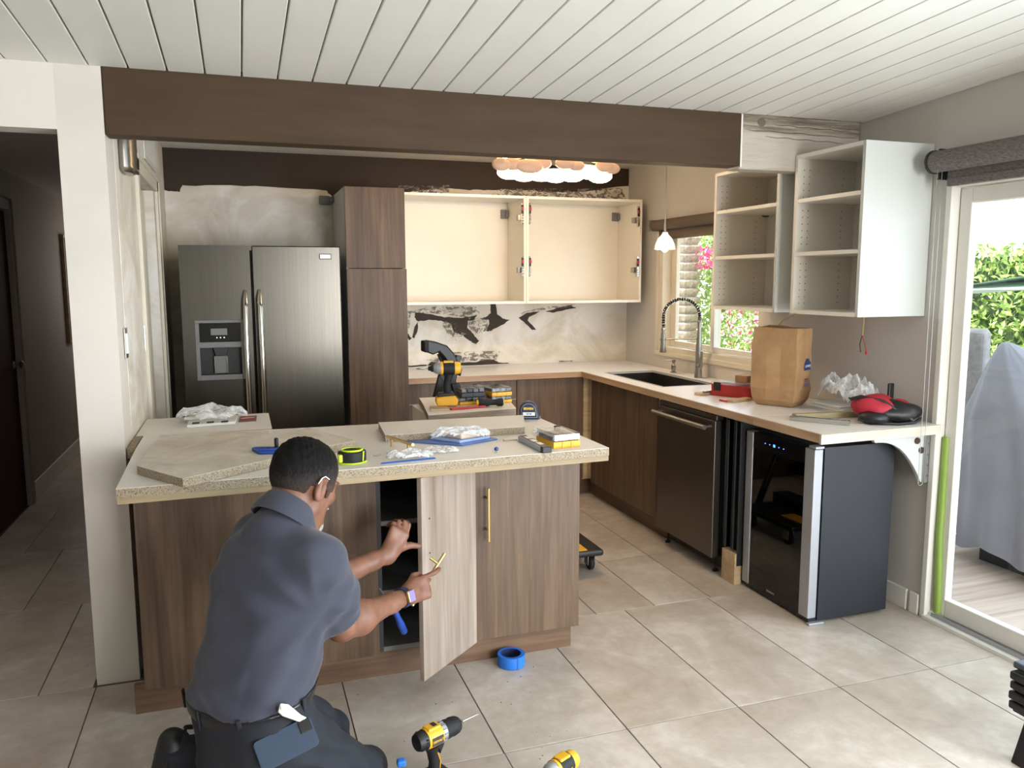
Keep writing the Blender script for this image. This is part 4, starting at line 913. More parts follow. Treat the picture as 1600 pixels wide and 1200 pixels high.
# blue one standing
M = T(1.245, 3.46, ZI, rz=-.35)
t = tape_measure('blue tape measure standing upright at the back right of the island', M, None, None)
pr = [(-.042, 0), (.050, 0), (.050, .012), (.044, .03)] + [(.042 * math.cos(a) , .042 + .040 * math.sin(a)) for a in [PI * i / 12 for i in range(0, 13)]] + [(-.042, .02)]
MB(M).prism(pr, -.024, .024, 'y').build('case', navy_p, t, bevel=0.005, smooth=True)
MB(M).prism([(p[0] * .8, p[1] * .8 + .008) for p in pr], -.0255, -.0235, 'y').build('grip_outline', hivis if False else plain('pale yellow line', sr(200, 190, 120), .5), t)
MB(M).prism([(p[0] * .76, p[1] * .76 + .010) for p in pr], -.027, -.025, 'y').build('grip_panel', navy_p, t)
MB(M).box(-.026, .030, -.028, -.0265, .018, .034).build('label', white_p, t)
text('lettering', 'IRWIN', .0155, M @ frame((0, -.0275, .050), (1, 0, 0), (0, 0, 1)), plain('yellow print', sr(230, 200, 60), .5), t, .0005, .0006)
text('size_print', '25\' M', .010, M @ frame((.002, -.0285, .026), (1, 0, 0), (0, 0, 1)), ink_blue, t, .0004, .0003)
MB(M).box(.044, .056, -.012, .012, .0, .010).build('hook', chrome, t)

# blue drilling jig
M = T(0.062, 2.955, 0.9555, rz=-.25)
t = bpy.data.objects.new('drilling_jig', None); C.objects.link(t); put(t, M); tag(t, 'blue plastic drilling jig lying on the offcut behind the man\'s head', 'jig')
MB(M).prism([(-.05, .02), (-.01, -.045), (.09, -.045), (.09, .035), (-.04, .035)], 0, .012).build('base_plate', blue_p, t, bevel=0.003)
MB(M).box(-.01, .09, -.045, -.030, .012, .020).build('fence', blue_p, t, bevel=0.003)
for k in range(4): MB(M).lathe([(0, .0122), (.006, .0122), (.006, .0135), (0, .0135)], 12, T(-.01 + .022 * k, .005 + .006 * k, 0)).build('guide_hole', black_p, t)
MB(M).box(.030, .044, .02, .034, .012, .045).build('clamp_knob', black_p, t, bevel=0.004)

# brass pull standing on its posts
t = bpy.data.objects.new('bar_handle', None); C.objects.link(t); M = frame((0.553, 2.978, ZI + .034), (0, 0, -1), (0.31, -.95, 0)); put(t, M); tag(t, 'brushed brass bar handle standing on the island in front of the shelf board', 'handle')
# local y = along bar, local x = down
mb = MB(M).tube([(0, -.1, 0), (0, .1, 0)], .006, 12); mb.build('bar', brass, t, smooth=True)
for s_ in (-1, 1): MB(M).tube([(0, s_ * .064, 0), (.034, s_ * .064, 0)], .005, 10).build('post', brass, t, smooth=True)

bt_ = MB().prism([(.443, 2.752), (.448, 2.772), (.640, 2.795), (.648, 2.785), (.640, 2.770)], ZI, ZI + .0012).build('tape_strip', blue_tape); tag(bt_, 'strip of blue masking tape stuck near the front edge of the island', 'tape')
ep_ = MB().lathe([(0, -.008), (.007, -.006), (.008, .004), (.005, .010), (0, .011)], 14, T(.889, 2.826, ZI + .0085, rx=1.3)).build('ear_plug', blue_p, smooth=True); tag(ep_, 'small blue ear plug lying alone in the middle of the island', 'ear plug')

def crumple(name, lab, cat, c, rx, ry, h, m, seed, group=None, n=20):
    rnd = random.Random(seed); vs = []; fs = []
    ox, oy = rnd.uniform(0, 50), rnd.uniform(0, 50)
    for j in range(n + 1):
        for i in range(n + 1):
            u, v_ = i / n * 2 - 1, j / n * 2 - 1
            e = max(0, 1 - (u * u + v_ * v_) * .75)
            z = .35 + .5 * mnoise.noise(Vector((u * 2.3 + ox, v_ * 2.3 + oy, 0))) + .24 * abs(mnoise.noise(Vector((u * 5 + ox, v_ * 5, 3))))
            jx = .12 * mnoise.noise(Vector((u * 3, v_ * 3, ox)));
            vs.append((c[0] + (u + jx) * rx, c[1] + (v_ + jx) * ry, c[2] + .001 + h * min(1, e * 2.2) * (0.15 + z * 1.15)))
    for j in range(n):
        for i in range(n):
            u, v_ = (i + .5) / n * 2 - 1, (j + .5) / n * 2 - 1
            if u * u + v_ * v_ > 1.1 + .35 * mnoise.noise(Vector((u * 2 + ox, v_ * 2, 9))): continue
            a = j * (n + 1) + i; fs.append((a, a + 1, a + n + 2, a + n + 1))
    o = MB().add(vs, fs).build(name, m)
    sd_ = o.modifiers.new('solid', 'SOLIDIFY'); sd_.thickness = .0006
    return tag(o, lab, cat, group)
crumple('plastic_bag', 'crumpled clear hardware bag beside the blue tape strip on the island', 'bag', (.56, 2.84, ZI), .085, .055, .028, film_m, 3)
crumple('plastic_bag', 'flat clear plastic wrapper to the right of the crumpled hardware bag', 'bag', (.69, 2.90, ZI), .07, .05, .014, film_m, 5)
crumple('plastic_bag', 'clear crumpled bag behind the instruction leaflet on the island', 'bag', (1.18, 3.08, ZI), .05, .06, .025, film_m, 8)

# blue tinted packet of hardware
t = thing('hardware_packet', 'clear and blue plastic packets with folded papers in the middle of the island', 'packet', (.77, 3.05, ZI))
MB().prism([(.60, 3.10), (.79, 2.955), (.96, 3.03), (.90, 3.11), (.70, 3.11)], ZI, ZI + .006).build('blue_packet', plain('blue clear plastic', sr(76, 104, 170), .25), t, bevel=.002)
MB().prism([(.70, 3.10), (.79, 2.985), (.93, 3.04), (.91, 3.105)], ZI + .006, ZI + .016).build('blue_card', plain('pale blue card', sr(160, 182, 222), .4), t, bevel=.002)
MB().prism([(.735, 3.10), (.80, 3.0), (.925, 3.045), (.92, 3.108), (.78, 3.110)], ZI + .016, ZI + .040).build('paper_bundle', plain('wrapped beige paper', sr(216, 196, 178), .35), t, bevel=.008)
pk_ = crumple('clear_wrap', '', '', (.81, 3.045, ZI + .022), .12, .058, .04, film_m, 12); del pk_['label']; del pk_['category']
put(pk_, Matrix.Translation(WM[pk_].translation), t)
sh_ = MB().box(.585, .70, 3.10, 3.12, ZI, ZI + .0035).build('pencil', navy_p); tag(sh_, 'dark blue flat pencil lying under the front edge of the shelf board', 'pencil')
for i, (x, y, a) in enumerate(((1.0, 2.985, .25),)):
    s_ = MB().tube([(x - .03, y, ZI + .004), (x + .03, y + .01, ZI + .003)], .0022, 6).lathe([(0, 0), (.005, 0), (.003, .003), (0, .003)], 8, T(x - .032, y, ZI + .005, ry=PI / 2)).build('screw', satin, smooth=True)
    tag(s_, 'single silver screw lying between the packet and the spirit level', 'screw')
for i, (x, y, lab) in enumerate(((.453, 2.89, 'thin silver screw lying right of the yellow-green tape measure'), (.50, 2.92, 'thin silver screw lying in front of the standing brass handle'))):
    s_ = MB().tube([(x - .014, y, ZI + .0025), (x + .014, y + .006, ZI + .0025)], .0018, 6).build('screw', satin, smooth=True); tag(s_, lab, 'screw')

# small spirit level on the island
M = T(1.05, 2.855, ZI, rz=-1.53)
t = bpy.data.objects.new('torpedo_level', None); C.objects.link(t); put(t, M); tag(t, 'short silver and black spirit level near the front right of the island', 'spirit level')
MB(M).box(-.125, .125, -.018, .018, 0, .022).build('body', alu, t, bevel=.003)
MB(M).box(.105, .128, -.019, .019, -.0002, .0235).build('end_cap', black_p, t, bevel=.003)
MB(M).box(-.12, .11, -.013, .013, .022, .0232).build('top_strip', black_p, t)
for xx in (-.085, -.025, .035): MB(M).box(xx, xx + .04, -.010, .010, .0232, .0245).build('window', white_p, t, bevel=.002)

# instruction leaflet
lf = thing('leaflet', 'white folded instruction leaflet behind the yellow screw organiser', 'leaflet', (1.10, 3.0, ZI))
MB().prism([(1.035, 2.99), (1.10, 2.90), (1.21, 2.99), (1.14, 3.07)], ZI, ZI + .002).build('sheet', paper, lf)
MB().prism([(1.052, 2.99), (1.075, 2.96), (1.105, 2.985), (1.082, 3.02)], ZI + .002, ZI + .0024).build('print_block', ink, lf)
for k in range(4): MB().prism([(1.105 + .018 * k, 2.955 + .016 * k), (1.112 + .018 * k, 2.945 + .016 * k), (1.12 + .018 * k, 2.985 + .016 * k), (1.113 + .018 * k, 2.995 + .016 * k)], ZI + .002, ZI + .0024).build('print_line', ink, lf)

def organiser(lab, M, tray, n=4, L=.14, Wd=.085, H=.052, group=None):
    t = bpy.data.objects.new('screw_organiser', None); C.objects.link(t); put(t, M); tag(t, lab, 'organiser', group)
    hb = H * .45
    MB(M).box(-L / 2, L / 2, -Wd / 2, Wd / 2, 0, .004).box(-L / 2, L / 2, -Wd / 2, -Wd / 2 + .003, .004, hb).box(-L / 2, L / 2, Wd / 2 - .003, Wd / 2, .004, hb).box(-L / 2, -L / 2 + .003, -Wd / 2 + .003, Wd / 2 - .003, .004, hb).box(L / 2 - .003, L / 2, -Wd / 2 + .003, Wd / 2 - .003, .004, hb).build('tray', tray, t, bevel=.002)
    for k in range(1, n): MB(M).box(-L / 2 + L * k / n - .002, -L / 2 + L * k / n + .002, -Wd / 2 - .002, -Wd / 2 + .002, .0, hb).build('rib', tray, t)
    MB(M).box(-L / 2, L / 2, -Wd / 2, Wd / 2, hb, H).build('lid', clear_p, t, bevel=.004)
    for k in range(n):
        x = -L / 2 + L * (k + .5) / n
        MB(M).box(x - L / n * .4, x + L / n * .4, -Wd * .4, Wd * .4, hb + .002, hb + .018).build('bit_row', navy_p if k % 2 else grey_p, t, bevel=.002)
    MB(M).box(L / 2 - .035, L / 2 - .012, Wd / 2 - .006, Wd / 2 + .006, hb - .004, H + .003).build('latch', black_p, t, bevel=.002)
    return t
organiser('yellow organiser box with clear lid at the front right corner of the island', T(1.155, 2.87, ZI, rz=.10), yellow, 3, .115, .15, .056)
# on the small cabinet
ZK = 0.9308
organiser('black lidded organiser stacked on a clear box behind the island', T(1.112, 3.97, ZK + .036, rz=.02), black_p, 4, .125, .10, .055, 'organisers on the small cabinet')
lo = organiser('clear organiser with yellow base, lowest box under the black one', T(1.108, 3.975, ZK, rz=.04), yellow, 4, .14, .11, .035, 'organisers on the small cabinet')
organiser('yellow organiser on top of the right stack behind the flashlight', T(1.258, 3.99, ZK + .036, rz=.15), yellow, 4, .115, .13, .045, 'organisers on the small cabinet')
organiser('yellow organiser at the bottom of the right stack behind the flashlight', T(1.258, 3.99, ZK, rz=.15), yellow, 4, .115, .13, .035, 'organisers on the small cabinet')
fl_ = thing('flashlight', 'black flashlight with yellow tail lying in front of the yellow organisers', 'flashlight', (1.17, 3.84, ZK))
MB().lathe([(0, 0), (.016, 0), (.019, .01), (.019, .055), (.015, .06), (.015, .09), (.020, .1), (.020, .125), (.016, .127), (0, .126)], 18, T(1.115, 3.845, ZK + .0205, ry=PI / 2, rz=-.12)).build('barrel', black_rub, fl_, smooth=True)
MB().lathe([(0, 0), (.014, .0), (.014, .002), (0, .003)], 16, T(1.1155, 3.845, ZK + .0205, ry=PI / 2, rz=-.12) @ T(0, 0, .1265)).build('lens', chrome, fl_, smooth=True)
MB().lathe([(0, 0), (.014, .002), (.016, .014), (.016, .016), (0, .017)], 16, T(1.105, 3.846, ZK + .0205, ry=PI / 2, rz=-.12)).build('tail_cap', yellow, fl_, smooth=True)
cp = MB().prism([(.955, 3.80), (.96, 3.775), (1.14, 3.80), (1.15, 3.83)], ZK, ZK + .010).build('carpenter_square', red_p, bevel=.002); tag(cp, 'red plastic strip lying in front of the impact driver', 'strip')
wp = MB().prism([(.86, 3.80), (.95, 3.78), (.96, 3.87), (.88, 3.90)], ZK, ZK + .008).build('wood_scrap', ply_m, bevel=.001); tag(wp, 'small pale wood scrap lying under the impact driver base', 'wood')

# drills -----------------------------------------------------------
def drill(name, lab, M, impact=False, cat='drill', writing=None):
    """local: x = along chuck, z up, y side; origin under the battery"""
    t = bpy.data.objects.new(name, None); C.objects.link(t); put(t, M); tag(t, lab, cat)
    H = .165
    bat = MB(M).prism([(-.045, .0), (.055, .0), (.062, .02), (.058, .045), (-.03, .052), (-.052, .03)], -.036, .036, 'y').build('battery', yellow if impact else black_p, t, bevel=.006, smooth=True)
    MB(M).box(-.056, -.040, -.02, .02, .012, .040).build('release_button', black_p, bat, bevel=.004)
    MB(M).prism([(-.036, .050), (.056, .046), (.046, .064), (-.028, .068)], -.033, .033, 'y').build('foot_plate', black_p, t, bevel=.005, smooth=True)
    gp_ = MB(M)
    gp_.tube([(.0, 0, .06), (.004, 0, .095), (-.004, 0, .135), (-.006, 0, H - .008)], [.021, .0185, .019, .026], 14).build('grip', black_rub, t, smooth=True)
    if writing:
        for s_ in (-1, 1): MB(M).tube([(.012, s_ * .016, .07), (.016, s_ * .0165, .10), (.004, s_ * .018, .135)], .002, 5).build('grip_line', yellow, t)
    MB(M).prism([(.022, .118), (.040, .150), (.030, .160), (.012, .150)], -.010, .010, 'y').build('trigger', black_p, t, bevel=.003)
    mb = MB(M @ T(0, 0, H + .022) @ Matrix.Rotation(PI / 2, 4, 'Y'))
    mb.lathe([(0, -.068), (.026, -.066), (.031, -.055), (.031, -.035), (.0, -.035)], 22).build('motor_cap', black_p if not impact else yellow, t, smooth=True)
    MB(M @ T(0, 0, H + .022) @ Matrix.Rotation(PI / 2, 4, 'Y')).lathe([(0, -.035), (.033, -.035), (.034, -.01), (.033, .022), (0, .022)], 24).build('motor_housing', yellow if not impact else black_rub, t, smooth=True)
    MB(M).box(-.03, .02, -.018, .018, H + .045, H + .058).build('top_rib', yellow, t, bevel=.004)
    if not impact:
        MB(M).box(-.005, .010, -.011, .011, H + .0575, H + .060).build('gear_switch', black_p, t, bevel=.002)
        for s_ in (-1, 1):
            MB(M).box(-.026, .016, s_ * .0345 - .001, s_ * .0345 + .001, H + .008, H + .034).build('side_label', ink, t)
            for k in range(4): MB(M).box(-.046, -.041, s_ * .031 - .002, s_ * .031 + .002, H + .004 + k * .010, H + .008 + k * .010).build('vent_slot', black_p, t)
        text('lettering', 'DEWALT', .010, M @ frame((-.005, -.0360, H + .021), (1, 0, 0), (0, 0, 1)), yellow, t, .0003, .0003)
        A = M @ T(0, 0, H + .022) @ Matrix.Rotation(PI / 2, 4, 'Y')
        MB(A).lathe([(0, .022), (.031, .022), (.032, .034), (.030, .040), (0, .040)], 24).build('clutch_ring', alu, t, smooth=True)
        for k in range(14):
            a = 2 * PI * k / 14; MB(A).box(.030, .034, -.002, .002, .024, .038, Matrix.Rotation(a, 4, 'Z')).build('clutch_tooth', grey_p, t)
        MB(A).lathe([(0, .040), (.029, .040), (.031, .052), (.029, .066), (.031, .072), (.028, .092), (.022, .102), (.012, .108), (0, .108)], 26).build('chuck', black_rub, t, smooth=True)
        MB(A).lathe([(0, .108), (.012, .108), (.008, .118), (0, .119)], 18).build('chuck_tip', chrome, t, smooth=True)
        MB(A).lathe([(0, .118), (.0026, .118), (.0026, .185), (0, .193)], 8).build('drill_bit', satin, t, smooth=True)
    else:
        A = M @ T(0, 0, H + .022) @ Matrix.Rotation(PI / 2, 4, 'Y')
        MB(A).lathe([(0, .022), (.032, .022), (.033, .028), (.033, .034), (0, .034)], 24).build('front_ring', yellow, t, smooth=True)
        MB(A).lathe([(0, .034), (.031, .034), (.029, .055), (.022, .066), (.018, .070), (0, .070)], 24).build('gear_case', alu, t, smooth=True)
        MB(A).lathe([(0, .070), (.018, .070), (.017, .080), (.012, .086), (.010, .096), (0, .096)], 20).build('bit_collar', black_rub, t, smooth=True)
        MB(A).lathe([(0, .096), (.0035, .096), (.0035, .115), (.005, .117), (.005, .145), (.003, .150), (0, .157)], 8).build('driver_bit', satin, t, smooth=True)
    return t
drill('cordless_drill', 'yellow and black cordless drill standing on the floor by the man\'s knee', T(.505, 2.265, 0, rz=.42) @ Matrix.Scale(.96, 4), False, writing=True)
drill('impact_driver', 'yellow and black impact driver standing on the small cabinet behind the island', T(.972, 3.90, ZK + .008, rz=PI - .15), True, 'impact driver')
# grey nosed impact driver standing nearer the camera
M = T(.825, 2.015, 0, rz=PI + .45) @ Matrix.Scale(.88, 4)
t = drill('impact_driver', 'grey nosed yellow impact driver standing on the floor at the bottom edge', M, True, 'impact driver')
text('lettering', 'DEWALT', .010, M @ frame((0, .0350, .187), (-1, 0, 0), (0, 0, 1)), yellow, t, .0003, .0003)
# tape roll on the floor
tr = thing('tape_roll', 'roll of blue masking tape on the floor against the island plinth', 'tape', (.992, 2.945, 0))
MB().lathe([(.041, .002), (.0555, .002), (.0565, .01), (.0565, .044), (.0555, .048), (.041, .048), (.041, .002)], 40, T(.992, 2.965, 0)).build('roll', blue_tape, tr, smooth=True)
cr = MB(T(.992, 2.965, 0)); n = 36
vs = []; fs = []
for k in range(n):
    a = 2 * PI * k / n
    for r, z in ((.0405, .001), (.0405, .049), (.038, .049), (.038, .001)): vs.append((r * math.cos(a), r * math.sin(a), z))
for k in range(n):
    k2 = (k + 1) % n
    for j in range(4): j2 = (j + 1) % 4; fs.append((k * 4 + j, k2 * 4 + j, k2 * 4 + j2, k * 4 + j2))
cr.add(vs, fs).build('paper_core', navy_p, tr, smooth=True)
MB().prism([(.998, 2.9085), (1.004, 2.9085), (1.006, 2.906), (1.0, 2.9065)], .002, .047).build('loose_end', blue_tape, tr)

# black A-shaped support standing behind the small cabinet
bs = thing('folding_stand', 'black folding metal stand with sloping head behind the impact driver', 'stand', (1.1, 4.45, 0))
YS = 4.42
def bar(p, q, w_, d_, name, m=black_p, par=bs):
    p, q = Vector(p), Vector(q); A = frame(p, q - p, (0, 1, 0)); L_ = (q - p).length
    return MB(A).box(0, L_, -d_ / 2, d_ / 2, -w_ / 2, w_ / 2).build(name, m, par, bevel=.003)
bar((.785, YS, .01), (1.09, YS, 1.09), .045, .03, 'leg')
bar((1.56, YS + .04, .01), (1.07, YS + .04, 1.15), .035, .03, 'leg')
bar((1.115, YS - .01, .93), (1.165, YS - .01, 1.14), .03, .03, 'leg_brace')
MB().prism([(.965, 1.21), (.975, 1.165), (1.01, 1.150), (1.045, 1.165), (1.075, 1.13), (1.10, 1.085), (1.165, 1.02), (1.175, 1.06), (1.13, 1.155), (1.09, 1.20), (1.03, 1.222), (.98, 1.232)], YS - .055, YS + .03, 'y').build('head', black_p, bs, bevel=.008)
MB().box(.957, .985, YS - .06, YS + .035, 1.165, 1.228).build('end_pad', black_rub, bs, bevel=.008)
MB().prism([(1.115, .98), (1.16, .985), (1.235, .80), (1.16, .80)], YS - .045, YS - .02, 'y').build('gusset', black_p, bs, bevel=.003)
for x, z in ((1.13, 1.10), (1.14, 1.07), (1.17, .955), (1.155, .92), (1.195, .865)): MB().lathe([(0, 0), (.006, 0), (.005, .004), (0, .004)], 10, T(x, YS - (.055 if z > 1 else .045), z, rx=PI / 2)).build('rivet', chrome, bs)

# bags and papers on the side worktop
t = thing('document_bag', 'clear plastic bag with papers lying on the side worktop by the refrigerator', 'bag', (-.15, 3.85, ZI))
MB().prism([(-.24, 3.73), (-.04, 3.76), (-.03, 3.93), (-.24, 3.90)], ZI, ZI + .012).build('papers', paper, t, bevel=.002)
for k in range(3): MB().prism([(-.22 + k * .06, 3.745), (-.19 + k * .06, 3.75), (-.19 + k * .06, 3.80), (-.22 + k * .06, 3.795)], ZI + .012, ZI + .0125).build('print_line', ink, t)
MB().prism([(-.26, 3.86), (-.05, 3.90), (-.03, 3.99), (-.22, 3.97)], ZI + .012, ZI + .028).build('folded_bag', plain('cream plastic', sr(226, 220, 204), .4), t, bevel=.005)
o = crumple('clear_wrap', '', '', (-.14, 3.87, ZI + .018), .15, .12, .055, film_m, 21); del o['label']; del o['category']; put(o, Matrix.Translation(WM[o].translation), t)
mg = thing('brochure', 'small printed brochure with red and brown picture beside the document bag', 'brochure', (0, 3.88, ZI))
MB().prism([(-.028, 3.80), (.050, 3.81), (.055, 3.96), (-.02, 3.95)], ZI, ZI + .003).build('cover', plain('brown print', sr(96, 78, 68), .4), mg)
for (a_, b__, m_) in ((.03, .07, ink_red), (.085, .10, paper), (.12, .14, ink_red)): MB().prism([(-.018, 3.80 + a_), (.043, 3.81 + a_), (.044, 3.81 + b__), (-.016, 3.80 + b__)], ZI + .003, ZI + .0034).build('picture', m_, mg)

# right worktop -----------------------------------------------------
bgk = thing('paper_bag', 'tall brown paper lawn bag with blue store logo standing on the worktop', 'bag', (2.66, 3.48, ZC))
def bag_ring(z, sx, sy, jit, seed):
    rnd = random.Random(seed); cx, cy = 2.645 + .02 * z, 3.49 + .02 * z; r = .45
    pts = []
    for (a, b__) in ((-1, -1), (-.35, -1.0), (.3, -.98), (1, -1), (1.02, -.2), (.97, .3), (1, 1), (.2, 1), (-.4, 1), (-1, 1), (-1.03, .3), (-.97, -.3)):
        x, y = a * sx + rnd.uniform(-jit, jit), b__ * sy + rnd.uniform(-jit, jit)
        pts.append((cx + x * math.cos(r) - y * math.sin(r), cy + x * math.sin(r) + y * math.cos(r), ZC + z + (rnd.uniform(-.004, .004) if z > .3 else 0)))
    return pts
rings = [(.0015, .062, .095, .002), (.03, .078, .118, .004), (.09, .084, .125, .006), (.15, .080, .122, .005), (.22, .083, .125, .004), (.30, .080, .122, .005), (.37, .081, .121, .004), (.402, .080, .120, .003)]
vs = []; n = 12
for i, (z, sx, sy, j) in enumerate(rings): vs += bag_ring(z, sx, sy, j, i)
for i, (z, sx, sy, j) in reversed(list(enumerate(rings))): vs += bag_ring(z + (.001 if i else .003), sx - .003, sy - .003, 0 if i < 0 else j, i)
fs = [(i * n + k, i * n + (k + 1) % n, (i + 1) * n + (k + 1) % n, (i + 1) * n + k) for i in range(len(rings) * 2 - 1) for k in range(n)] + [tuple(range(n - 1, -1, -1)), tuple((2 * len(rings) - 1) * n + k for k in range(n))]
MB().add(vs, fs).build('bag_body', kraft, bgk)
for (t0_, t1_, z0, z1) in ((0, 0, 0, 0),): pass
# blue logo on the long face towards the camera's right
r = .45; ux = Vector((math.cos(r), math.sin(r), 0)); uy = Vector((-math.sin(r), math.cos(r), 0))
FP = Vector((2.65, 3.497, 0)) - uy * .1285
LM = frame((FP.x + ux.x * .035, FP.y + ux.y * .035, ZC + .215), ux, (0, 0, 1))
MB(LM).prism([(-.032, -.028), (.032, -.028), (.032, .008), (.014, .022), (.014, .030), (-.014, .030), (-.014, .022), (-.032, .008)], 0, .0015).build('logo', ink_blue, bgk)
text('lettering', 'LOWE\'S', .0165, LM @ T(0, -.008, .0022), paper, bgk, .0003, .0004)
MB(LM).box(-.028, .020, -.085, -.082, 0, .0012).build('print_line', ink_blue, bgk)
MB(LM).box(-.028, .022, -.112, -.096, 0, .0012).build('print_block', plain('purple print', sr(120, 104, 150), .7), bgk)
MB(LM).box(-.028, .010, -.076, -.072, 0, .0012).build('print_line', ink, bgk)

tb = thing('tile_cutter', 'red plastic tool box with clear lid standing beside the paper bag', 'tool box', (2.62, 3.80, ZC))
TM = T(2.632, 3.84, ZC, rz=.48)
MB(TM).prism([(-.085, 0), (.10, 0), (.105, .06), (-.09, .066)], -.12, .12, 'y').build('body', red_p, tb, bevel=.006)
MB(TM).box(-.092, .106, -.123, .123, .066, .080).build('lid', clear_p, tb, bevel=.004)
MB(TM).box(-.012, -.006, -.1225, -.119, .012, .05).build('rib', red_p, tb)
MB(TM).box(-.065, -.035, -.1225, -.1205, .018, .038).build('label', paper, tb)
MB(TM).box(-.098, -.088, .06, .10, .03, .078).build('latch', black_p, tb, bevel=.002)
cb = thing('cardboard_box', 'small brown cardboard box lying on the red tool box', 'box', (2.68, 3.84, ZC + .08))
MB(T(2.675, 3.82, ZC + .0815, rz=.3)).box(-.055, .055, -.04, .04, 0, .036).build('carton', card_m, cb, bevel=.001)
MB(T(2.675, 3.82, ZC + .0815, rz=.3)).box(-.055, .055, -.006, .006, .036, .0366).build('flap_seam', ply_m, cb)
for (x, y, rz_, L_, W2, lab) in ((2.49, 3.95, .35, .13, .05, 'short pale wood slat on the worktop nearest the sink'), (2.515, 3.66, .25, .15, .045, 'short pale wood slat in front of the red tool box')):
    s_ = MB(T(x, y, ZC, rz=rz_)).box(-L_ / 2, L_ / 2, -W2 / 2, W2 / 2, 0, .014).build('wood_scrap', ply_m, bevel=.001); tag(s_, lab, 'wood', 'loose wood slats on the right worktop')
s_ = MB(T(2.50, 3.93, ZC + .0145, rz=.35)).box(-.05, .03, -.01, .006, 0, .010).build('door_hinge', satin, bevel=.002); tag(s_, 'small metal hinge lying on the wood slat nearest the sink', 'hinge')
rp = MB().tube([(2.422, 3.70, ZC + .0055), (2.43, 3.64, ZC + .0055)], .005, 6).build('red_pencil', wood_pencil); 
put(rp, Matrix.Translation(WM[rp].translation)); tag(rp, 'short red carpenter pencil near the worktop edge above the dishwasher', 'pencil')
sl = MB(T(2.66, 3.065, ZC, rz=-.10)).box(-.235, .26, -.018, .018, 0, .026).build('wood_batten', wood('greenish pine', sr(126, 116, 84), sr(154, 144, 110), sr(172, 162, 128), 'x', .7), bevel=.001); tag(sl, 'long greenish wood batten lying in front of the paper stack', 'wood')
M = T(2.475, 2.975, ZC, rz=-.92)
t = bpy.data.objects.new('spirit_level', None); C.objects.link(t); put(t, M); tag(t, 'chrome spirit level lying near the worktop corner above the wine cooler', 'spirit level')
MB(M).box(-.13, .13, -.014, .014, 0, .008).box(-.13, .13, -.014, -.011, .008, .022).box(-.13, .13, .011, .014, .008, .022).build('frame', chrome, t, bevel=.001)
for xx in (-.10, -.02, .06): MB(M).box(xx, xx + .045, -.010, .010, .0085, .020).build('vial_block', black_p, t, bevel=.002)
MB(M).box(.118, .131, -.014, .014, .008, .022).build('end_block', chrome, t)
pp = thing('paper_stack', 'loose stack of white papers lying behind the batten', 'papers', (2.78, 3.25, ZC))
for k in range(7):
    a = .05 + random.uniform(-.08, .08)
    MB(T(2.83 + random.uniform(-.008, .008), 3.235 + random.uniform(-.008, .008), ZC + .0005 + k * .0052, rz=a)).box(-.108, .108, -.105, .105, 0, .0048).build('sheet', paper, pp)
o = crumple('plastic_bag', 'large crumpled clear plastic bag on top of the paper stack', 'bag', (2.83, 3.20, ZC + .038), .11, .17, .15, film_m, 31, n=34)

# red and black sports bag
rb = thing('tool_bag', 'red and black folded tool bag lying by the patio end of the worktop', 'bag', (2.80, 2.90, ZC))
def blob(name, c, r, m, par, rot=0, seed=0, amp=.12, n=22, rx=0):
    mb = MB(); mb.ell((0, 0, 0), r, n)
    A = T(c[0], c[1], c[2], rz=rot, rx=rx); out_ = []
    for v_ in mb.v:
        k = 1 + amp * mnoise.noise(Vector(v_) * 14 + Vector((seed, 0, 0))); p = A @ (Vector(v_) * k); out_.append((p.x, p.y, max(p.z, ZC + .0008)))
    mb.v = out_; return mb.build(name, m, par, smooth=True)
blob('red_panel', (2.74, 2.925, ZC + .072), (.115, .085, .056), red_dark, rb, .35, 1, .28)
blob('black_panel', (2.80, 2.875, ZC + .05), (.115, .08, .048), black_p, rb, -.1, 2, .34)
blob('black_panel', (2.70, 2.885, ZC + .03), (.07, .07, .032), black_p, rb, .2, 4, .15)
blob('red_panel', (2.85, 2.90, ZC + .055), (.06, .06, .045), red_dark, rb, .2, 5, .15)
MB().tube([(2.64, 2.97, ZC + .10), (2.66, 2.93, ZC + .118), (2.73, 2.865, ZC + .10), (2.78, 2.82, ZC + .055), (2.83, 2.79, ZC + .02)], .008, 8).build('strap', black_p, rb, smooth=True)
MB().tube([(2.625, 2.90, ZC + .02), (2.66, 2.86, ZC + .006), (2.76, 2.80, ZC + .006), (2.85, 2.80, ZC + .008), (2.90, 2.82, ZC + .02)], .0065, 8).build('strap', black_p, rb, smooth=True)
MB().box(2.855, 2.885, 2.965, 2.98, ZC + .06, ZC + .165).build('buckle', black_p, rb, bevel=.005)
pg = MB().lathe([(0, 0), (.004, 0), (.004, .018), (0, .02)], 8, T(2.64, 2.965, ZC + .098, ry=-.9)).build('toggle', black_p, rb)

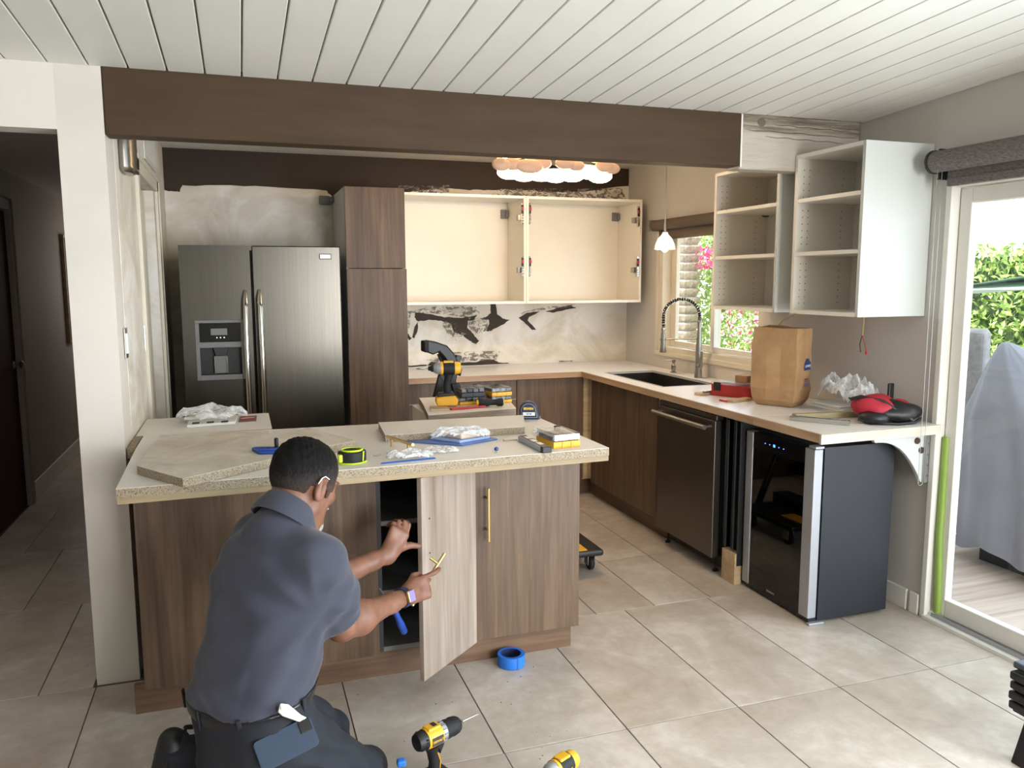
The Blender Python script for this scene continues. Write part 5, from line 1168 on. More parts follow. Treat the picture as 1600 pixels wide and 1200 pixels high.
# black plastic sawhorse foot at the right edge
sh = thing('sawhorse', 'black ribbed plastic sawhorse leg at the bottom right edge', 'sawhorse', (2.45, 1.75, 0))
MB(T(-.045, 0, 0)).prism([(2.36, .0), (2.405, .0), (2.47, .20), (2.43, .20)], 1.74, 1.80, 'y').build('leg', black_p, sh, bevel=.004)
for k in range(4): MB(T(-.045, 0, 0)).box(2.405 - .004 * (k % 2), 2.64, 1.70, 1.86, .15 + k * .034, .178 + k * .034).build('rib', black_p, sh, bevel=.006)
MB(T(-.045, 0, 0)).box(2.415, 2.66, 1.71, 1.85, .14, .285).build('core', black_p, sh, bevel=.004)
MB(T(-.045, 0, 0)).box(2.425, 2.68, 1.69, 1.87, .282, .305).build('top_plate', plain('grey blue plastic', sr(70, 78, 92), .4), sh, bevel=.006)
MB(T(-.045, 0, 0)).prism([(2.60, .0), (2.65, .0), (2.62, .20), (2.57, .20)], 1.74, 1.80, 'y').build('leg', black_p, sh, bevel=.004)
crumple('plastic_bag', 'crumpled clear bag with blue cap on the floor by the man\'s knee', 'bag', (.395, 2.20, .0), .04, .05, .10, film_blue, 44)
cpb = MB().box(.385, .412, 2.215, 2.24, .125, .145).build('blue_cap', blue_tape, bevel=.006); tag(cpb, 'small blue tape tab on top of the crumpled floor bag', 'tape')
for i in range(46):
    x, y = random.uniform(.62, 1.35), random.uniform(2.25, 2.95)
cr_ = MB()
for i in range(30):
    x, y = random.gauss(.85, .22), random.uniform(2.15, 2.93); s_ = random.uniform(.0009, .0018)
    cr_.box(x - s_, x + s_, y - s_, y + s_, 0.0001, s_ * 1.2)
d_ = cr_.build('sawdust', wood('brown sawdust', sr(90, 66, 48), sr(110, 84, 62), sr(130, 100, 78), 'x', .9)); tag(d_, 'scattered brown wood chips on the floor tiles near the tape roll', 'wood chips', kind='stuff')

# ================================================================ OUTSIDE
pat = B(XR + .12, 12, -4, 14, -.14, -.03).build('patio', wood('pinkish patio concrete', sr(170, 150, 140), sr(190, 172, 162), sr(204, 188, 178), 'x', .8), kind='structure')
leaf_m, nt, b = nm('hedge leaf'); v = coords(nt, rnd=False); f = noise_n(nt, v, 9, 3)
nt.links.new(ramp(nt, f, [(.3, sr(110, 140, 70)), (.55, sr(160, 188, 96)), (.75, sr(205, 222, 145))]), b.inputs['Base Color']); b.inputs['Roughness'].default_value = .5
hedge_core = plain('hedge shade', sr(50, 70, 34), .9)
pink_m = plain('magenta blossom', sr(206, 60, 120), .6, var=.2, scale=20)
def leaves(n, region, size, seed, face_bias=None):
    rng = np.random.default_rng(seed); x0, x1, y0, y1, z0, z1 = region
    P_ = rng.uniform((x0, y0, z0), (x1, y1, z1), (n, 3))
    a = rng.normal(size=(n, 3)); a /= np.linalg.norm(a, axis=1)[:, None]
    c = rng.normal(size=(n, 3)); c -= a * (a * c).sum(1)[:, None]; c /= np.linalg.norm(c, axis=1)[:, None]
    L_ = size * rng.uniform(.7, 1.3, (n, 1)); w = L_ * .38
    V = np.stack([P_ - a * L_, P_ + c * w, P_ + a * L_, P_ - c * w], 1).reshape(-1, 3)
    F = np.arange(n * 4).reshape(n, 4)
    return V, F
def leaf_obj(name, V, F, m, par):
    me = bpy.data.meshes.new(name); me.from_pydata(V.tolist(), [], F.tolist()); me.materials.append(m)
    o = bpy.data.objects.new(name, me); C.objects.link(o); put(o, Matrix.Identity(4), par); o['kind'] = 'stuff'; return o
hd = thing('hedge', 'tall bright green leafy hedge beyond the patio', 'hedge', (7.2, 5.5, 0))
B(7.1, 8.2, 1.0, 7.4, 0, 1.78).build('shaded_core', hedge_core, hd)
V, F = leaves(16000, (6.8, 7.3, 1.0, 7.5, 0.0, 1.9), .045, 1); leaf_obj('foliage', V, F, leaf_m, hd)
gv = wood('pale garden gravel', sr(196, 172, 160), sr(214, 194, 184), sr(226, 210, 200), 'x', .9)
B(5.6, 7.4, -2, 9, -.03, -.02).build('garden_bed', gv, kind='structure')
hs = thing('neighbour_house', 'pale grey neighbouring house wall with white eave beyond the hedge', 'house', (12, 8, 0))
B(10.5, 13, 5.0, 13, 0, 2.15).build('wall', plain('neighbour wall', sr(150, 150, 156), .8), hs)
B(9.9, 13.2, 4.8, 13.2, 2.15, 2.35).build('roof_eave', white_trim, hs)
pa = thing('shade_sail', 'pale green shade canopy stretched in front of the hedge', 'canopy', (5.5, 4.6, 1.5))
MB().add([(5.2, 5.05, 1.47), (5.9, 3.6, 1.75), (5.9, 3.5, 1.62), (5.25, 5.0, 1.43), (6.0, 4.4, 1.60), (5.5, 4.3, 1.49)], [(0, 4, 1), (0, 5, 2, 1, 4), (0, 3, 5)]).build('cloth', plain('pale green cloth', sr(176, 196, 180), .7), pa)
MB().tube([(6.05, 3.4, -.02), (6.05, 3.4, 2.0)], .025, 10).build('post', white_trim, pa)
# covered grill
gr = thing('covered_grill', 'large grill under a grey fabric cover tied with cord on the patio', 'grill', (4.1, 3.0, -.03))
def cover_mesh():
    rngs = []
    N = 64
    prof = [(0.10, .36, .44), (.30, .36, .43), (.55, .345, .415), (.80, .33, .40), (.95, .27, .33), (1.08, .18, .21), (1.18, .09, .10), (1.245, .025, .03)]
    vs = []
    for i, (z, a, b__) in enumerate(prof):
        for k in range(N):
            t_ = 2 * PI * k / N; c_, s_ = math.cos(t_), math.sin(t_)
            q_ = (abs(c_) ** 5 + abs(s_) ** 5) ** (-1 / 5) if z < .9 else 1.0
            fold = (.022 * math.sin(t_ * 9 + z * 2) + .014 * math.sin(t_ * 17 + 1)) * min(1, (1.3 - z)) 
            r1, r2 = (a + fold) * q_, (b__ + fold) * q_
            zz = z + (.03 * math.sin(t_ * 7) if i == 0 else 0)
            vs.append((4.17 - .12 * max(0, z - .7) / .54 + c_ * r1, 3.10 + .27 * (max(0, z - .7) / .54) ** 1.2 + s_ * r2, zz - .03))
    fs = [(i * N + k, i * N + (k + 1) % N, (i + 1) * N + (k + 1) % N, (i + 1) * N + k) for i in range(len(prof) - 1) for k in range(N)] + [tuple((len(prof) - 1) * N + k for k in range(N))]
    return MB().add(vs, fs)
o = cover_mesh().build('fabric_cover', plain('grey cover fabric', sr(132, 132, 142), .8, var=.08, scale=4, bmp=.1), gr, smooth=True)
s_ = o.modifiers.new('sub', 'SUBSURF'); s_.levels = 1; s_.render_levels = 2
MB().tube([(3.80, 3.40, .05), (3.785, 3.41, .10), (3.78, 3.38, .13), (3.76, 3.42, .12), (3.78, 3.45, .09), (3.77, 3.40, .07), (3.765, 3.39, -.02)], .011, 8).build('tie_cord', plain('pale grey cord', sr(190, 192, 200), .8), gr, smooth=True)
MB().box(3.95, 4.35, 2.8, 3.36, -.028, .2).build('grill_base', black_p, gr)
cu_ = thing('patio_chair', 'grey striped cushion chair back beside the grill cover', 'chair', (4.1, 3.75, -.03))
MB(T(4.20, 3.86, 0, rz=.3)).prism([(-.02, .3), (.07, .3), (.05, 1.24), (.0, 1.27), (-.05, 1.24)], -.20, .20, 'y').build('backrest', plain('striped cushion', sr(150, 148, 150), .9, var=.2, scale=30), cu_, bevel=.02)
MB(T(4.20, 3.86, 0, rz=.3)).box(0, .45, -.2, .2, .34, .42).build('seat', plain('cushion seat', sr(150, 148, 150), .9), cu_, bevel=.02)
for a_, b__ in ((.02, -.18), (.02, .18), (.42, -.18), (.42, .18)): MB(T(4.20, 3.86, 0, rz=.3)).tube([(a_, b__, -.03), (a_, b__, .35)], .012, 8).build('leg', black_p, cu_)
ld_ = thing('boat_paddle', 'white and blue upright banner leaning outside between door and hedge', 'banner', (4.9, 4.55, 0))
MB().prism([(4.50, -.03), (4.58, -.03), (4.50, 1.36), (4.455, 1.38)], 4.36, 4.375, 'y').build('board', white_p, ld_, bevel=.002)
MB().prism([(4.468, 1.15), (4.505, 1.15), (4.497, 1.30), (4.462, 1.30)], 4.356, 4.360, 'y').build('blue_patch', ink_blue, ld_)
# garden seen through the kitchen window
pm = thing('palm_trunk', 'rough grey palm trunk outside the kitchen window', 'palm tree', (6.0, 10.2, 0))
mbp = MB(); pc = Vector((6.0, 10.2, 0))
for k in range(26):
    z = k * .12; mbp.lathe([(.20, z), (.27, z + .10), (.235, z + .125)], 16, T(pc.x + .01 * math.sin(k), pc.y, 0, rz=k * .4))
o = mbp.build('trunk', wood('palm bark', sr(120, 108, 92), sr(168, 156, 138), sr(200, 190, 172), 'z', .9), pm, smooth=False)
bu = thing('flowering_shrub', 'bright shrub with magenta flowers outside the kitchen window', 'shrub', (6.6, 8.6, 0))
V, F = leaves(9000, (6.3, 6.9, 7.9, 10.95, .2, 2.3), .045, 5); leaf_obj('foliage', V, F, leaf_m, bu)
V, F = leaves(260, (6.1, 6.3, 7.9, 9.6, .4, 1.3), .035, 6); leaf_obj('blossoms', V, F, pink_m, bu)
V, F = leaves(380, (6.0, 6.3, 8.9, 9.9, 1.72, 2.0), .04, 7); leaf_obj('blossoms', V, F, pink_m, bu)
MB().tube([(6.7, 8.2, -.02), (6.72, 8.25, 1.0), (6.6, 8.4, 1.8)], [.05, .04, .02], 8).build('stem', wood('shrub bark', sr(90, 74, 58), sr(110, 92, 74), sr(130, 110, 90), 'z', .9), bu)
fe = B(8.6, 8.7, 6, 15, -.03, 2.6).build('fence', white_trim); tag(fe, 'white garden wall behind the flowering shrub', 'wall')
# ================================================================ PERSON (signed distance fields meshed with surface nets)
def V3(*a): return np.array(a, dtype=np.float32)
class Field:
    def __init__(s, lo, hi, h):
        s.lo = np.array(lo, dtype=np.float64); s.h = h
        s.n = np.ceil((np.array(hi) - s.lo) / h).astype(int) + 1
        s.d = np.full(s.n, 0.2, dtype=np.float32)
    def block(s, lo, hi):
        a = np.clip(np.floor((np.array(lo) - s.lo) / s.h).astype(int), 0, s.n - 1)
        b = np.clip(np.ceil((np.array(hi) - s.lo) / s.h).astype(int) + 1, 1, s.n)
        sl = tuple(slice(a[i], b[i]) for i in range(3))
        ax = [(s.lo[i] + s.h * np.arange(a[i], b[i])).astype(np.float32) for i in range(3)]
        return sl, np.meshgrid(*ax, indexing='ij')
    def blend(s, sl, d, k):
        a = s.d[sl]
        if k <= 0: s.d[sl] = np.minimum(a, d); return
        h = np.clip(.5 + .5 * (a - d) / k, 0, 1)
        s.d[sl] = a * (1 - h) + d * h - k * h * (1 - h)
    def carve(s, sl, d, k):
        a = s.d[sl]; h = np.clip(.5 - .5 * (a + d) / k, 0, 1)
        s.d[sl] = a * (1 - h) + (-d) * h + k * h * (1 - h)
    def cone(s, p, q, r0, r1, k=.02, sub=False, flat=None):
        p, q = np.array(p, float), np.array(q, float); m = max(r0, r1) + k + .03
        sl, (X, Y, Z) = s.block(np.minimum(p, q) - m, np.maximum(p, q) + m)
        d = q - p; L = (d * d).sum() + 1e-12
        t = np.clip(((X - p[0]) * d[0] + (Y - p[1]) * d[1] + (Z - p[2]) * d[2]) / L, 0, 1)
        dd = np.sqrt((X - p[0] - t * d[0]) ** 2 + (Y - p[1] - t * d[1]) ** 2 + (Z - p[2] - t * d[2]) ** 2) - (r0 + (r1 - r0) * t)
        (s.carve if sub else s.blend)(sl, dd, k); return s
    def ell(s, c, r, R=None, k=.02, sub=False):
        """ellipsoid, R columns = local axes"""
        c, r = np.array(c, float), np.array(r, float); R = np.eye(3) if R is None else np.array(R, float)
        m = r.max() + k + .03
        sl, (X, Y, Z) = s.block(c - m, c + m)
        x, y, z = X - c[0], Y - c[1], Z - c[2]
        u = [(x * R[0, i] + y * R[1, i] + z * R[2, i]) for i in range(3)]
        k0 = np.sqrt(sum((u[i] / r[i]) ** 2 for i in range(3))); k1 = np.sqrt(sum((u[i] / r[i] ** 2) ** 2 for i in range(3))) + 1e-9
        (s.carve if sub else s.blend)(sl, (k0 * (k0 - 1) / k1).astype(np.float32), k); return s
    def grid(s): return s.block(s.lo, s.lo + s.h * s.n)
    def clip(s, p, n):   # keep the side opposite to n
        n = np.array(n, float); n /= np.linalg.norm(n); sl, (X, Y, Z) = s.grid()
        s.d[sl] = np.maximum(s.d[sl], ((X - p[0]) * n[0] + (Y - p[1]) * n[1] + (Z - p[2]) * n[2]).astype(np.float32)); return s
    def mesh(s, name, mats, parent, smooth_it=1, matfn=None):
        d = s.d; n = d.shape; ins = d < 0
        cnt = np.zeros((n[0] - 1, n[1] - 1, n[2] - 1), np.int8)
        for i in (0, 1):
            for j in (0, 1):
                for k in (0, 1): cnt += ins[i:n[0] - 1 + i, j:n[1] - 1 + j, k:n[2] - 1 + k]
        act = (cnt > 0) & (cnt < 8); idx = np.full(act.shape, -1, np.int64); cells = np.argwhere(act); idx[act] = np.arange(len(cells))
        acc = np.zeros((len(cells), 3)); w = np.zeros(len(cells)); ci, cj, ck = cells.T
        for ax in range(3):
            o1, o2 = [a for a in range(3) if a != ax]
            for a in (0, 1):
                for b in (0, 1):
                    off = [0, 0, 0]; off[o1] = a; off[o2] = b; off2 = list(off); off2[ax] = 1
                    v0 = d[ci + off[0], cj + off[1], ck + off[2]]; v1 = d[ci + off2[0], cj + off2[1], ck + off2[2]]
                    m = (v0 < 0) != (v1 < 0); t = np.where(m, v0 / np.where(m, v0 - v1, 1), 0)
                    p = np.zeros((len(cells), 3)); p[:, o1] = a; p[:, o2] = b; p[:, ax] = t
                    acc += p * m[:, None]; w += m
        P = (cells + acc / np.maximum(w, 1)[:, None]) * s.h + s.lo
        F = []
        for ax in range(3):
            o1, o2 = [(1, 2), (2, 0), (0, 1)][ax]
            sl0 = [slice(None)] * 3; sl1 = [slice(None)] * 3; sl0[ax] = slice(0, -1); sl1[ax] = slice(1, None)
            A, Bb = ins[tuple(sl0)], ins[tuple(sl1)]; E = np.argwhere(A != Bb); fl = A[A != Bb]
            ok = (E[:, o1] > 0) & (E[:, o2] > 0) & (E[:, o1] < n[o1] - 1) & (E[:, o2] < n[o2] - 1); E, fl = E[ok], fl[ok]
            q = []
            for a, b in ((0, 0), (-1, 0), (-1, -1), (0, -1)):
                e = E.copy(); e[:, o1] += a; e[:, o2] += b; q.append(idx[e[:, 0], e[:, 1], e[:, 2]])
            q = np.stack(q, 1); q[~fl] = q[~fl][:, ::-1]; F.append(q)
        F = np.concatenate(F); F = F[(F >= 0).all(1)]
        for it in range(smooth_it):
            S_ = np.zeros_like(P); c = np.zeros(len(P))
            for a in range(4):
                np.add.at(S_, F[:, a], P[F[:, (a + 1) % 4]]); np.add.at(c, F[:, a], 1)
                np.add.at(S_, F[:, (a + 1) % 4], P[F[:, a]]); np.add.at(c, F[:, (a + 1) % 4], 1)
            P = P * .45 + .55 * S_ / np.maximum(c, 1)[:, None]
        cen = (P.min(0) + P.max(0)) / 2
        me = bpy.data.meshes.new(name); me.vertices.add(len(P)); me.vertices.foreach_set('co', (P - cen).ravel())
        me.loops.add(len(F) * 4); me.loops.foreach_set('vertex_index', F.ravel().astype(np.int32))
        me.polygons.add(len(F)); me.polygons.foreach_set('loop_start', np.arange(len(F), dtype=np.int32) * 4)
        if not isinstance(mats, (list, tuple)): mats = [mats]
        for m in mats: me.materials.append(m)
        if matfn is not None: me.polygons.foreach_set('material_index', matfn(P[F].mean(1)).astype(np.int32))
        me.polygons.foreach_set('use_smooth', np.ones(len(F), bool)); me.update(); me.validate()
        o = bpy.data.objects.new(name, me); C.objects.link(o); put(o, Matrix.Translation(cen), parent); return o
def nrm(v): v = np.array(v, float); return v / np.linalg.norm(v)
def basis(f, up):
    f = nrm(f); r = nrm(np.cross(f, up)); u = np.cross(r, f); return r, f, u

skin_m, nt, b = nm('brown skin')
v = coords(nt, rnd=False); f = noise_n(nt, v, 28, 5)
nt.links.new(ramp(nt, f, [(.3, sr(112, 74, 57)), (.7, sr(136, 94, 74))]), b.inputs['Base Color'])
b.inputs['Roughness'].default_value = .5; b.inputs['Subsurface Weight'].default_value = .08; b.inputs['Subsurface Radius'].default_value = (.01, .004, .002)
bump(nt, b, noise_n(nt, v, 160, 4), .12, .001)
hair_m, nt, b = nm('short black hair greying at the sides')
tc = nt.nodes.new('ShaderNodeTexCoord'); sp = nt.nodes.new('ShaderNodeSeparateXYZ'); nt.links.new(tc.outputs['Object'], sp.inputs[0])
v = coords(nt, (1, 1, .35), rnd=False); f = noise_n(nt, v, 260, 4, .7)
ad = nt.nodes.new('ShaderNodeMath'); ad.operation = 'MULTIPLY_ADD'; ad.inputs[1].default_value = 4.4; ad.inputs[2].default_value = .52
nt.links.new(sp.outputs['Z'], ad.inputs[0])
mu = nt.nodes.new('ShaderNodeMath'); mu.operation = 'MULTIPLY_ADD'; mu.inputs[1].default_value = .7; nt.links.new(f, mu.inputs[0]); nt.links.new(ad.outputs[0], mu.inputs[2])
sb_ = nt.nodes.new('ShaderNodeMath'); sb_.operation = 'SUBTRACT'; sb_.inputs[1].default_value = .35; nt.links.new(mu.outputs[0], sb_.inputs[0])
nt.links.new(ramp(nt, sb_.outputs[0], [(.12, sr(104, 74, 60)), (.30, sr(66, 53, 47)), (.46, sr(46, 42, 41)), (.58, sr(20, 18, 18)), (.9, sr(9, 8, 8))]), b.inputs['Base Color'])
b.inputs['Roughness'].default_value = .75; b.inputs['Specular IOR Level'].default_value = .15; bump(nt, b, f, .8, .004)
beard_m = plain('grey goatee', sr(168, 164, 162), .8, var=.35, scale=120, bmp=.6)
shirt_m, nt, b = nm('slate blue polo fabric')
v = coords(nt, rnd=False); f = noise_n(nt, v, 5, 3)
nt.links.new(ramp(nt, f, [(.3, sr(49, 51, 65)), (.7, sr(56, 58, 73))]), b.inputs['Base Color']); b.inputs['Roughness'].default_value = .8
b.inputs['Sheen Weight'].default_value = .15; bump(nt, b, noise_n(nt, v, 700, 2), .12, .001)
jean_m = plain('black navy work trousers', sr(27, 30, 38), .85, var=.14, scale=8, bmp=.15)
belt_m = plain('black leather', sr(26, 25, 27), .35, var=.15, bmp=.1)
shoe_m = plain('black work shoe leather', sr(26, 26, 28), .45, var=.2, scale=14)
sock_m = plain('white sock', sr(200, 198, 204), .9)

man = thing('person', 'man in slate blue polo shirt and dark trousers kneeling at the open island cabinet', 'person', (.05, 2.25, 0))
# joints
PEL = np.array([-.030, 2.165, .415]); C7 = np.array([.085, 2.245, .935])
Rs, Re, Rw = np.array([.165, 2.125, .805]), np.array([.238, 2.245, .580]), np.array([.470, 2.475, .548])
Ls, Le, Lw = np.array([.025, 2.42, .795]), np.array([.190, 2.520, .600]), np.array([.450, 2.668, .628])
Rh_, Rk, Ra = np.array([.030, 2.085, .395]), np.array([.275, 2.265, .085]), np.array([-.095, 2.070, .155])
Lh_, Lk, La = np.array([-.060, 2.250, .395]), np.array([.205, 2.530, .085]), np.array([-.215, 2.395, .188])
# head frame
hc = np.array([.150, 2.318, .984])
az, pitch = math.radians(50), math.radians(-27)
hf = np.array([math.sin(az) * math.cos(pitch), math.cos(az) * math.cos(pitch), math.sin(pitch)])
hr = np.array([math.cos(az), -math.sin(az), 0]); hr = hr / np.linalg.norm(hr); hu = np.cross(hr, hf)
HR = np.stack([hr, hf, hu], 1)
def H(x, y, z): return hc + HR @ np.array([x, y, z])
def head(F_, infl=0.0):
    F_.ell(H(0, -.012, .030), (.079 + infl, .100 + infl, .090 + infl), HR, .02)
    F_.ell(H(0, .030, -.035), (.064 + infl, .066 + infl, .085), HR, .03)
    if infl: return F_
    F_.cone(H(-.052, .005, -.065), H(-.018, .080, -.100), .022, .020, .03); F_.cone(H(.052, .005, -.065), H(.018, .080, -.100), .022, .020, .03)
    F_.ell(H(0, .083, -.098), (.026, .020, .020), HR, .02)
    for s_ in (-1, 1):
        F_.ell(H(s_ * .044, .062, -.015), (.024, .024, .020), HR, .02)
        F_.ell(H(s_ * .030, .090, .030), (.024, .010, .009), HR, .012)
        F_.ell(H(s_ * .031, .098, .012), (.017, .012, .011), HR, .008, sub=True)
        F_.ell(H(s_ * .031, .084, .011), (.0135, .0125, .0115), HR, .004)
        # ears
        F_.ell(H(s_ * .083, -.012, -.008), (.010, .021, .036), HR, .006)
        F_.ell(H(s_ * .092, -.006, -.003), (.007, .012, .022), HR, .005, sub=True)
        F_.cone(H(s_ * .089, -.028, .018), H(s_ * .086, .002, .022), .0045, .004, .004); F_.cone(H(s_ * .090, -.028, .018), H(s_ * .085, -.014, -.036), .0045, .0055, .004)
    F_.cone(H(0, .096, .022), H(0, .116, -.024), .009, .013, .012); F_.ell(H(.013, .104, -.027), (.009, .011, .009), HR, .006); F_.ell(H(-.013, .104, -.027), (.009, .011, .009), HR, .006)
    F_.ell(H(0, .096, -.054), (.024, .010, .006), HR, .006); F_.ell(H(0, .094, -.065), (.022, .010, .007), HR, .006)
    return F_
body = Field((-.40, 1.85, -.01), (.75, 2.90, 1.16), .0042)
head(body)
body.cone(H(0, -.030, -.055), C7 + np.array([.02, .02, -.03]), .052, .054, .03)
# trunk and thighs inside the clothes
body.cone(PEL + np.array([0, 0, .04]), C7 - np.array([0, 0, .14]), .105, .105, .05); body.cone(Rs, Ls, .05, .05, .04)
for a, k_, an in ((Rh_, Rk, Ra), (Lh_, Lk, La)): body.cone(a, k_, .065, .045, .04); body.cone(k_, an, .045, .032, .02)
for s_, e_, w_ in ((Rs, Re, Rw), (Ls, Le, Lw)):
    body.cone(s_, e_, .052, .041, .03); d_ = w_ - e_
    body.cone(e_, e_ + d_ * .3, .040, .0435, .03); body.cone(e_ + d_ * .3, e_ + d_ * .75, .0435, .030, .02); body.cone(e_ + d_ * .75, w_, .030, .0265, .02)
    mid = e_ + d_ * .22; body.ell(mid, (.044, .044, .05), None, .03)
# right hand: fist round the brass bar, back of hand towards the camera
def hand(wr, f_, n_, th_sign, curls, thumb, kn=.088, sc=1.0):
    f_ = nrm(f_); n_ = np.array(n_, float); n_ = nrm(n_ - f_ * (n_ @ f_)); s_ = np.cross(f_, n_) * th_sign
    W_ = lambda a, b__, c_: wr + (f_ * a + s_ * b__ + n_ * c_) * sc
    body.cone(wr - f_ * .01, W_(.03, 0, 0), .0265, .024, .02)
    for b__ in (-.028, -.010, .010, .027): body.cone(W_(.018, b__ * .6, .002), W_(kn - .006, b__, .0), .0165, .0125, .014)
    body.cone(W_(.02, .018, .006), W_(.055, .030, .012), .018, .014, .012)
    tips = []
    for (b__, kk, angs, lens) in curls:
        p = W_(kk, b__, 0); ang = 0; r = .0098
        for a_, l_, sp_ in zip(angs, lens, (0, 0, 0)):
            ang += a_; q = p + (f_ * math.cos(ang) + n_ * math.sin(ang) + s_ * sp_) * l_ * sc
            body.cone(p, q, r, r - .0010, .0035); p = q; r -= .0010
        tips.append(p)
    p = W_(*thumb[0]); r = .0135
    for pt, rr in zip(thumb[1:], (.0115, .0100)):
        q = W_(*pt); body.cone(p, q, r, rr, .005); p = q; r = rr
    return W_, f_, n_, s_
D2 = math.radians
RW, rf, rn, rs_ = hand(Rw, (.86, .50, .08), (-.25, .90, -.32), 1,
    [(.027, .088, (D2(4), D2(18), D2(16)), (.046, .028, .022)), (.010, .090, (D2(42), D2(74), D2(48)), (.044, .028, .021)),
     (-.010, .087, (D2(50), D2(80), D2(50)), (.041, .026, .020)), (-.027, .080, (D2(58), D2(80), D2(48)), (.033, .021, .018))],
    [(.034, .026, .012), (.068, .042, .024), (.098, .038, .032)], sc=1.06)
LW, lf_, ln_, ls_ = hand(Lw, (.52, .30, .80), (-.25, .95, -.20), -1,
    [(.027, .080, (D2(20), D2(48), D2(38)), (.043, .026, .021)), (.010, .084, (D2(28), D2(50), D2(36)), (.044, .028, .021)),
     (-.010, .082, (D2(34), D2(52), D2(36)), (.041, .026, .020)), (-.027, .074, (D2(38), D2(52), D2(36)), (.033, .021, .018))],
    [(.030, .028, .004), (.060, .058, .0), (.072, .090, .0)])
body.mesh('body', skin_m, man, 2)
# hair: thin shell over the cranium
hairF = Field(hc - .16, hc + .16, .0030)
head(hairF, .004); sl, (X, Y, Z) = hairF.grid()
lx = (X - hc[0]) * hr[0] + (Y - hc[1]) * hr[1] + (Z - hc[2]) * hr[2]; ly = (X - hc[0]) * hf[0] + (Y - hc[1]) * hf[1] + (Z - hc[2]) * hf[2]; lz = (X - hc[0]) * hu[0] + (Y - hc[1]) * hu[1] + (Z - hc[2]) * hu[2]
tophair = np.clip((lz - .03) / .08, 0, 1) * .009
nz_ = .0022 * np.sin(lx * 230 + 3 * np.sin(ly * 90)) * np.sin(ly * 170 + lz * 120) * np.clip((lz - .0) / .06, 0, 1)
hairF.d = hairF.d - tophair - nz_
# hairline: above forehead, round the ear, down the nape
line = np.maximum(.078 - 1.15 * (-ly + .078) - lz, -lz + (-.062) + 0 * ly)   # positive = outside
fr_line = ly * .9 - lz * .35 - .052        # remove the face
side = np.where(ly > -.040, -.004 - lz + np.clip(ly, -.04, .04) * .0, -1.0)          # ear level in front of the nape
hairF.d = np.maximum(np.maximum(hairF.d, fr_line), np.maximum(-(lz + .070), side))
hairF.cone(H(.072, .030, .01), H(.070, .030, -.018), .009, .007, .006); hairF.cone(H(-.072, .030, .01), H(-.070, .030, -.018), .009, .007, .006)
o = hairF.mesh('hair', hair_m, man, 2)
bf = Field(H(0, .07, -.1) - .07, H(0, .07, -.1) + .07, .003)
bf.ell(H(0, .084, -.104), (.035, .026, .027), HR, .01); bf.ell(H(.020, .078, -.086), (.014, .014, .02), HR, .01); bf.ell(H(-.020, .078, -.086), (.014, .014, .02), HR, .01); bf.ell(H(.032, .064, -.102), (.018, .026, .020), HR, .01); bf.ell(H(-.032, .064, -.102), (.018, .026, .020), HR, .01); bf.ell(H(0, .106, -.044), (.026, .008, .006), HR, .004)
bf.mesh('goatee', beard_m, man, 1)
for s_ in (-1, 1):
    ec = H(s_ * .031, .0835, .011)
    MB().ell(tuple(ec), .0088, 16).build('eyeball', white_p, man, smooth=True)
    MB().ell(tuple(ec + hf * .0060), .0048, 12).build('iris', knob_dark, man, smooth=True)
MB().tube([tuple(H(.089, -.034, .004)), tuple(H(.093, -.030, .022)), tuple(H(.090, -.016, .030)), tuple(H(.092, .0, .026))], .0016, 6).build('hearing_aid_wire', white_p, man, smooth=True)

# polo shirt
tf = nrm(np.array([.80, .60, 0])); trr = nrm(np.array([.60, -.80, 0]))      # facing / right
spine = nrm(C7 - PEL)
TR = np.stack([trr, nrm(np.cross(spine, trr)), spine], 1)
TR[:, 1] = np.cross(TR[:, 2], TR[:, 0])
def torso(F_, g_=0.0, upto=False):
    a = PEL
    F_.ell(a + spine * .03 + tf * .00, (.178 + g_, .135 + g_, .12), TR, .05)
    F_.ell(a + spine * .15 + tf * .015, (.178 + g_, .142 + g_, .15), TR, .06)
    F_.ell(a + spine * .30 + tf * .02, (.188 + g_, .140 + g_, .16), TR, .06)
    F_.ell(a + spine * .375 + tf * .012, (.172 + g_, .112 + g_, .105), TR, .05)
    return F_
shirt = Field((-.36, 1.86, .36), (.42, 2.66, 1.04), .0065)
torso(shirt, .004)
shirt.cone(Rs + np.array([-.015, .02, .0]), C7 + np.array([-.005, -.01, -.06]), .080, .062, .05); shirt.cone(Ls + np.array([.01, -.02, .0]), C7 + np.array([0, .01, -.06]), .080, .062, .05)
shirt.cone(C7 - spine * .06, C7 + np.array([.006, .006, -.020]), .080, .058, .04)
for s_, e_ in ((Rs, Re), (Ls, Le)):
    d_ = nrm(e_ - s_); shirt.cone(s_, s_ + d_ * .12, .082, .076, .045); shirt.cone(s_ + d_ * .12, s_ + d_ * .235, .076, .074, .03)
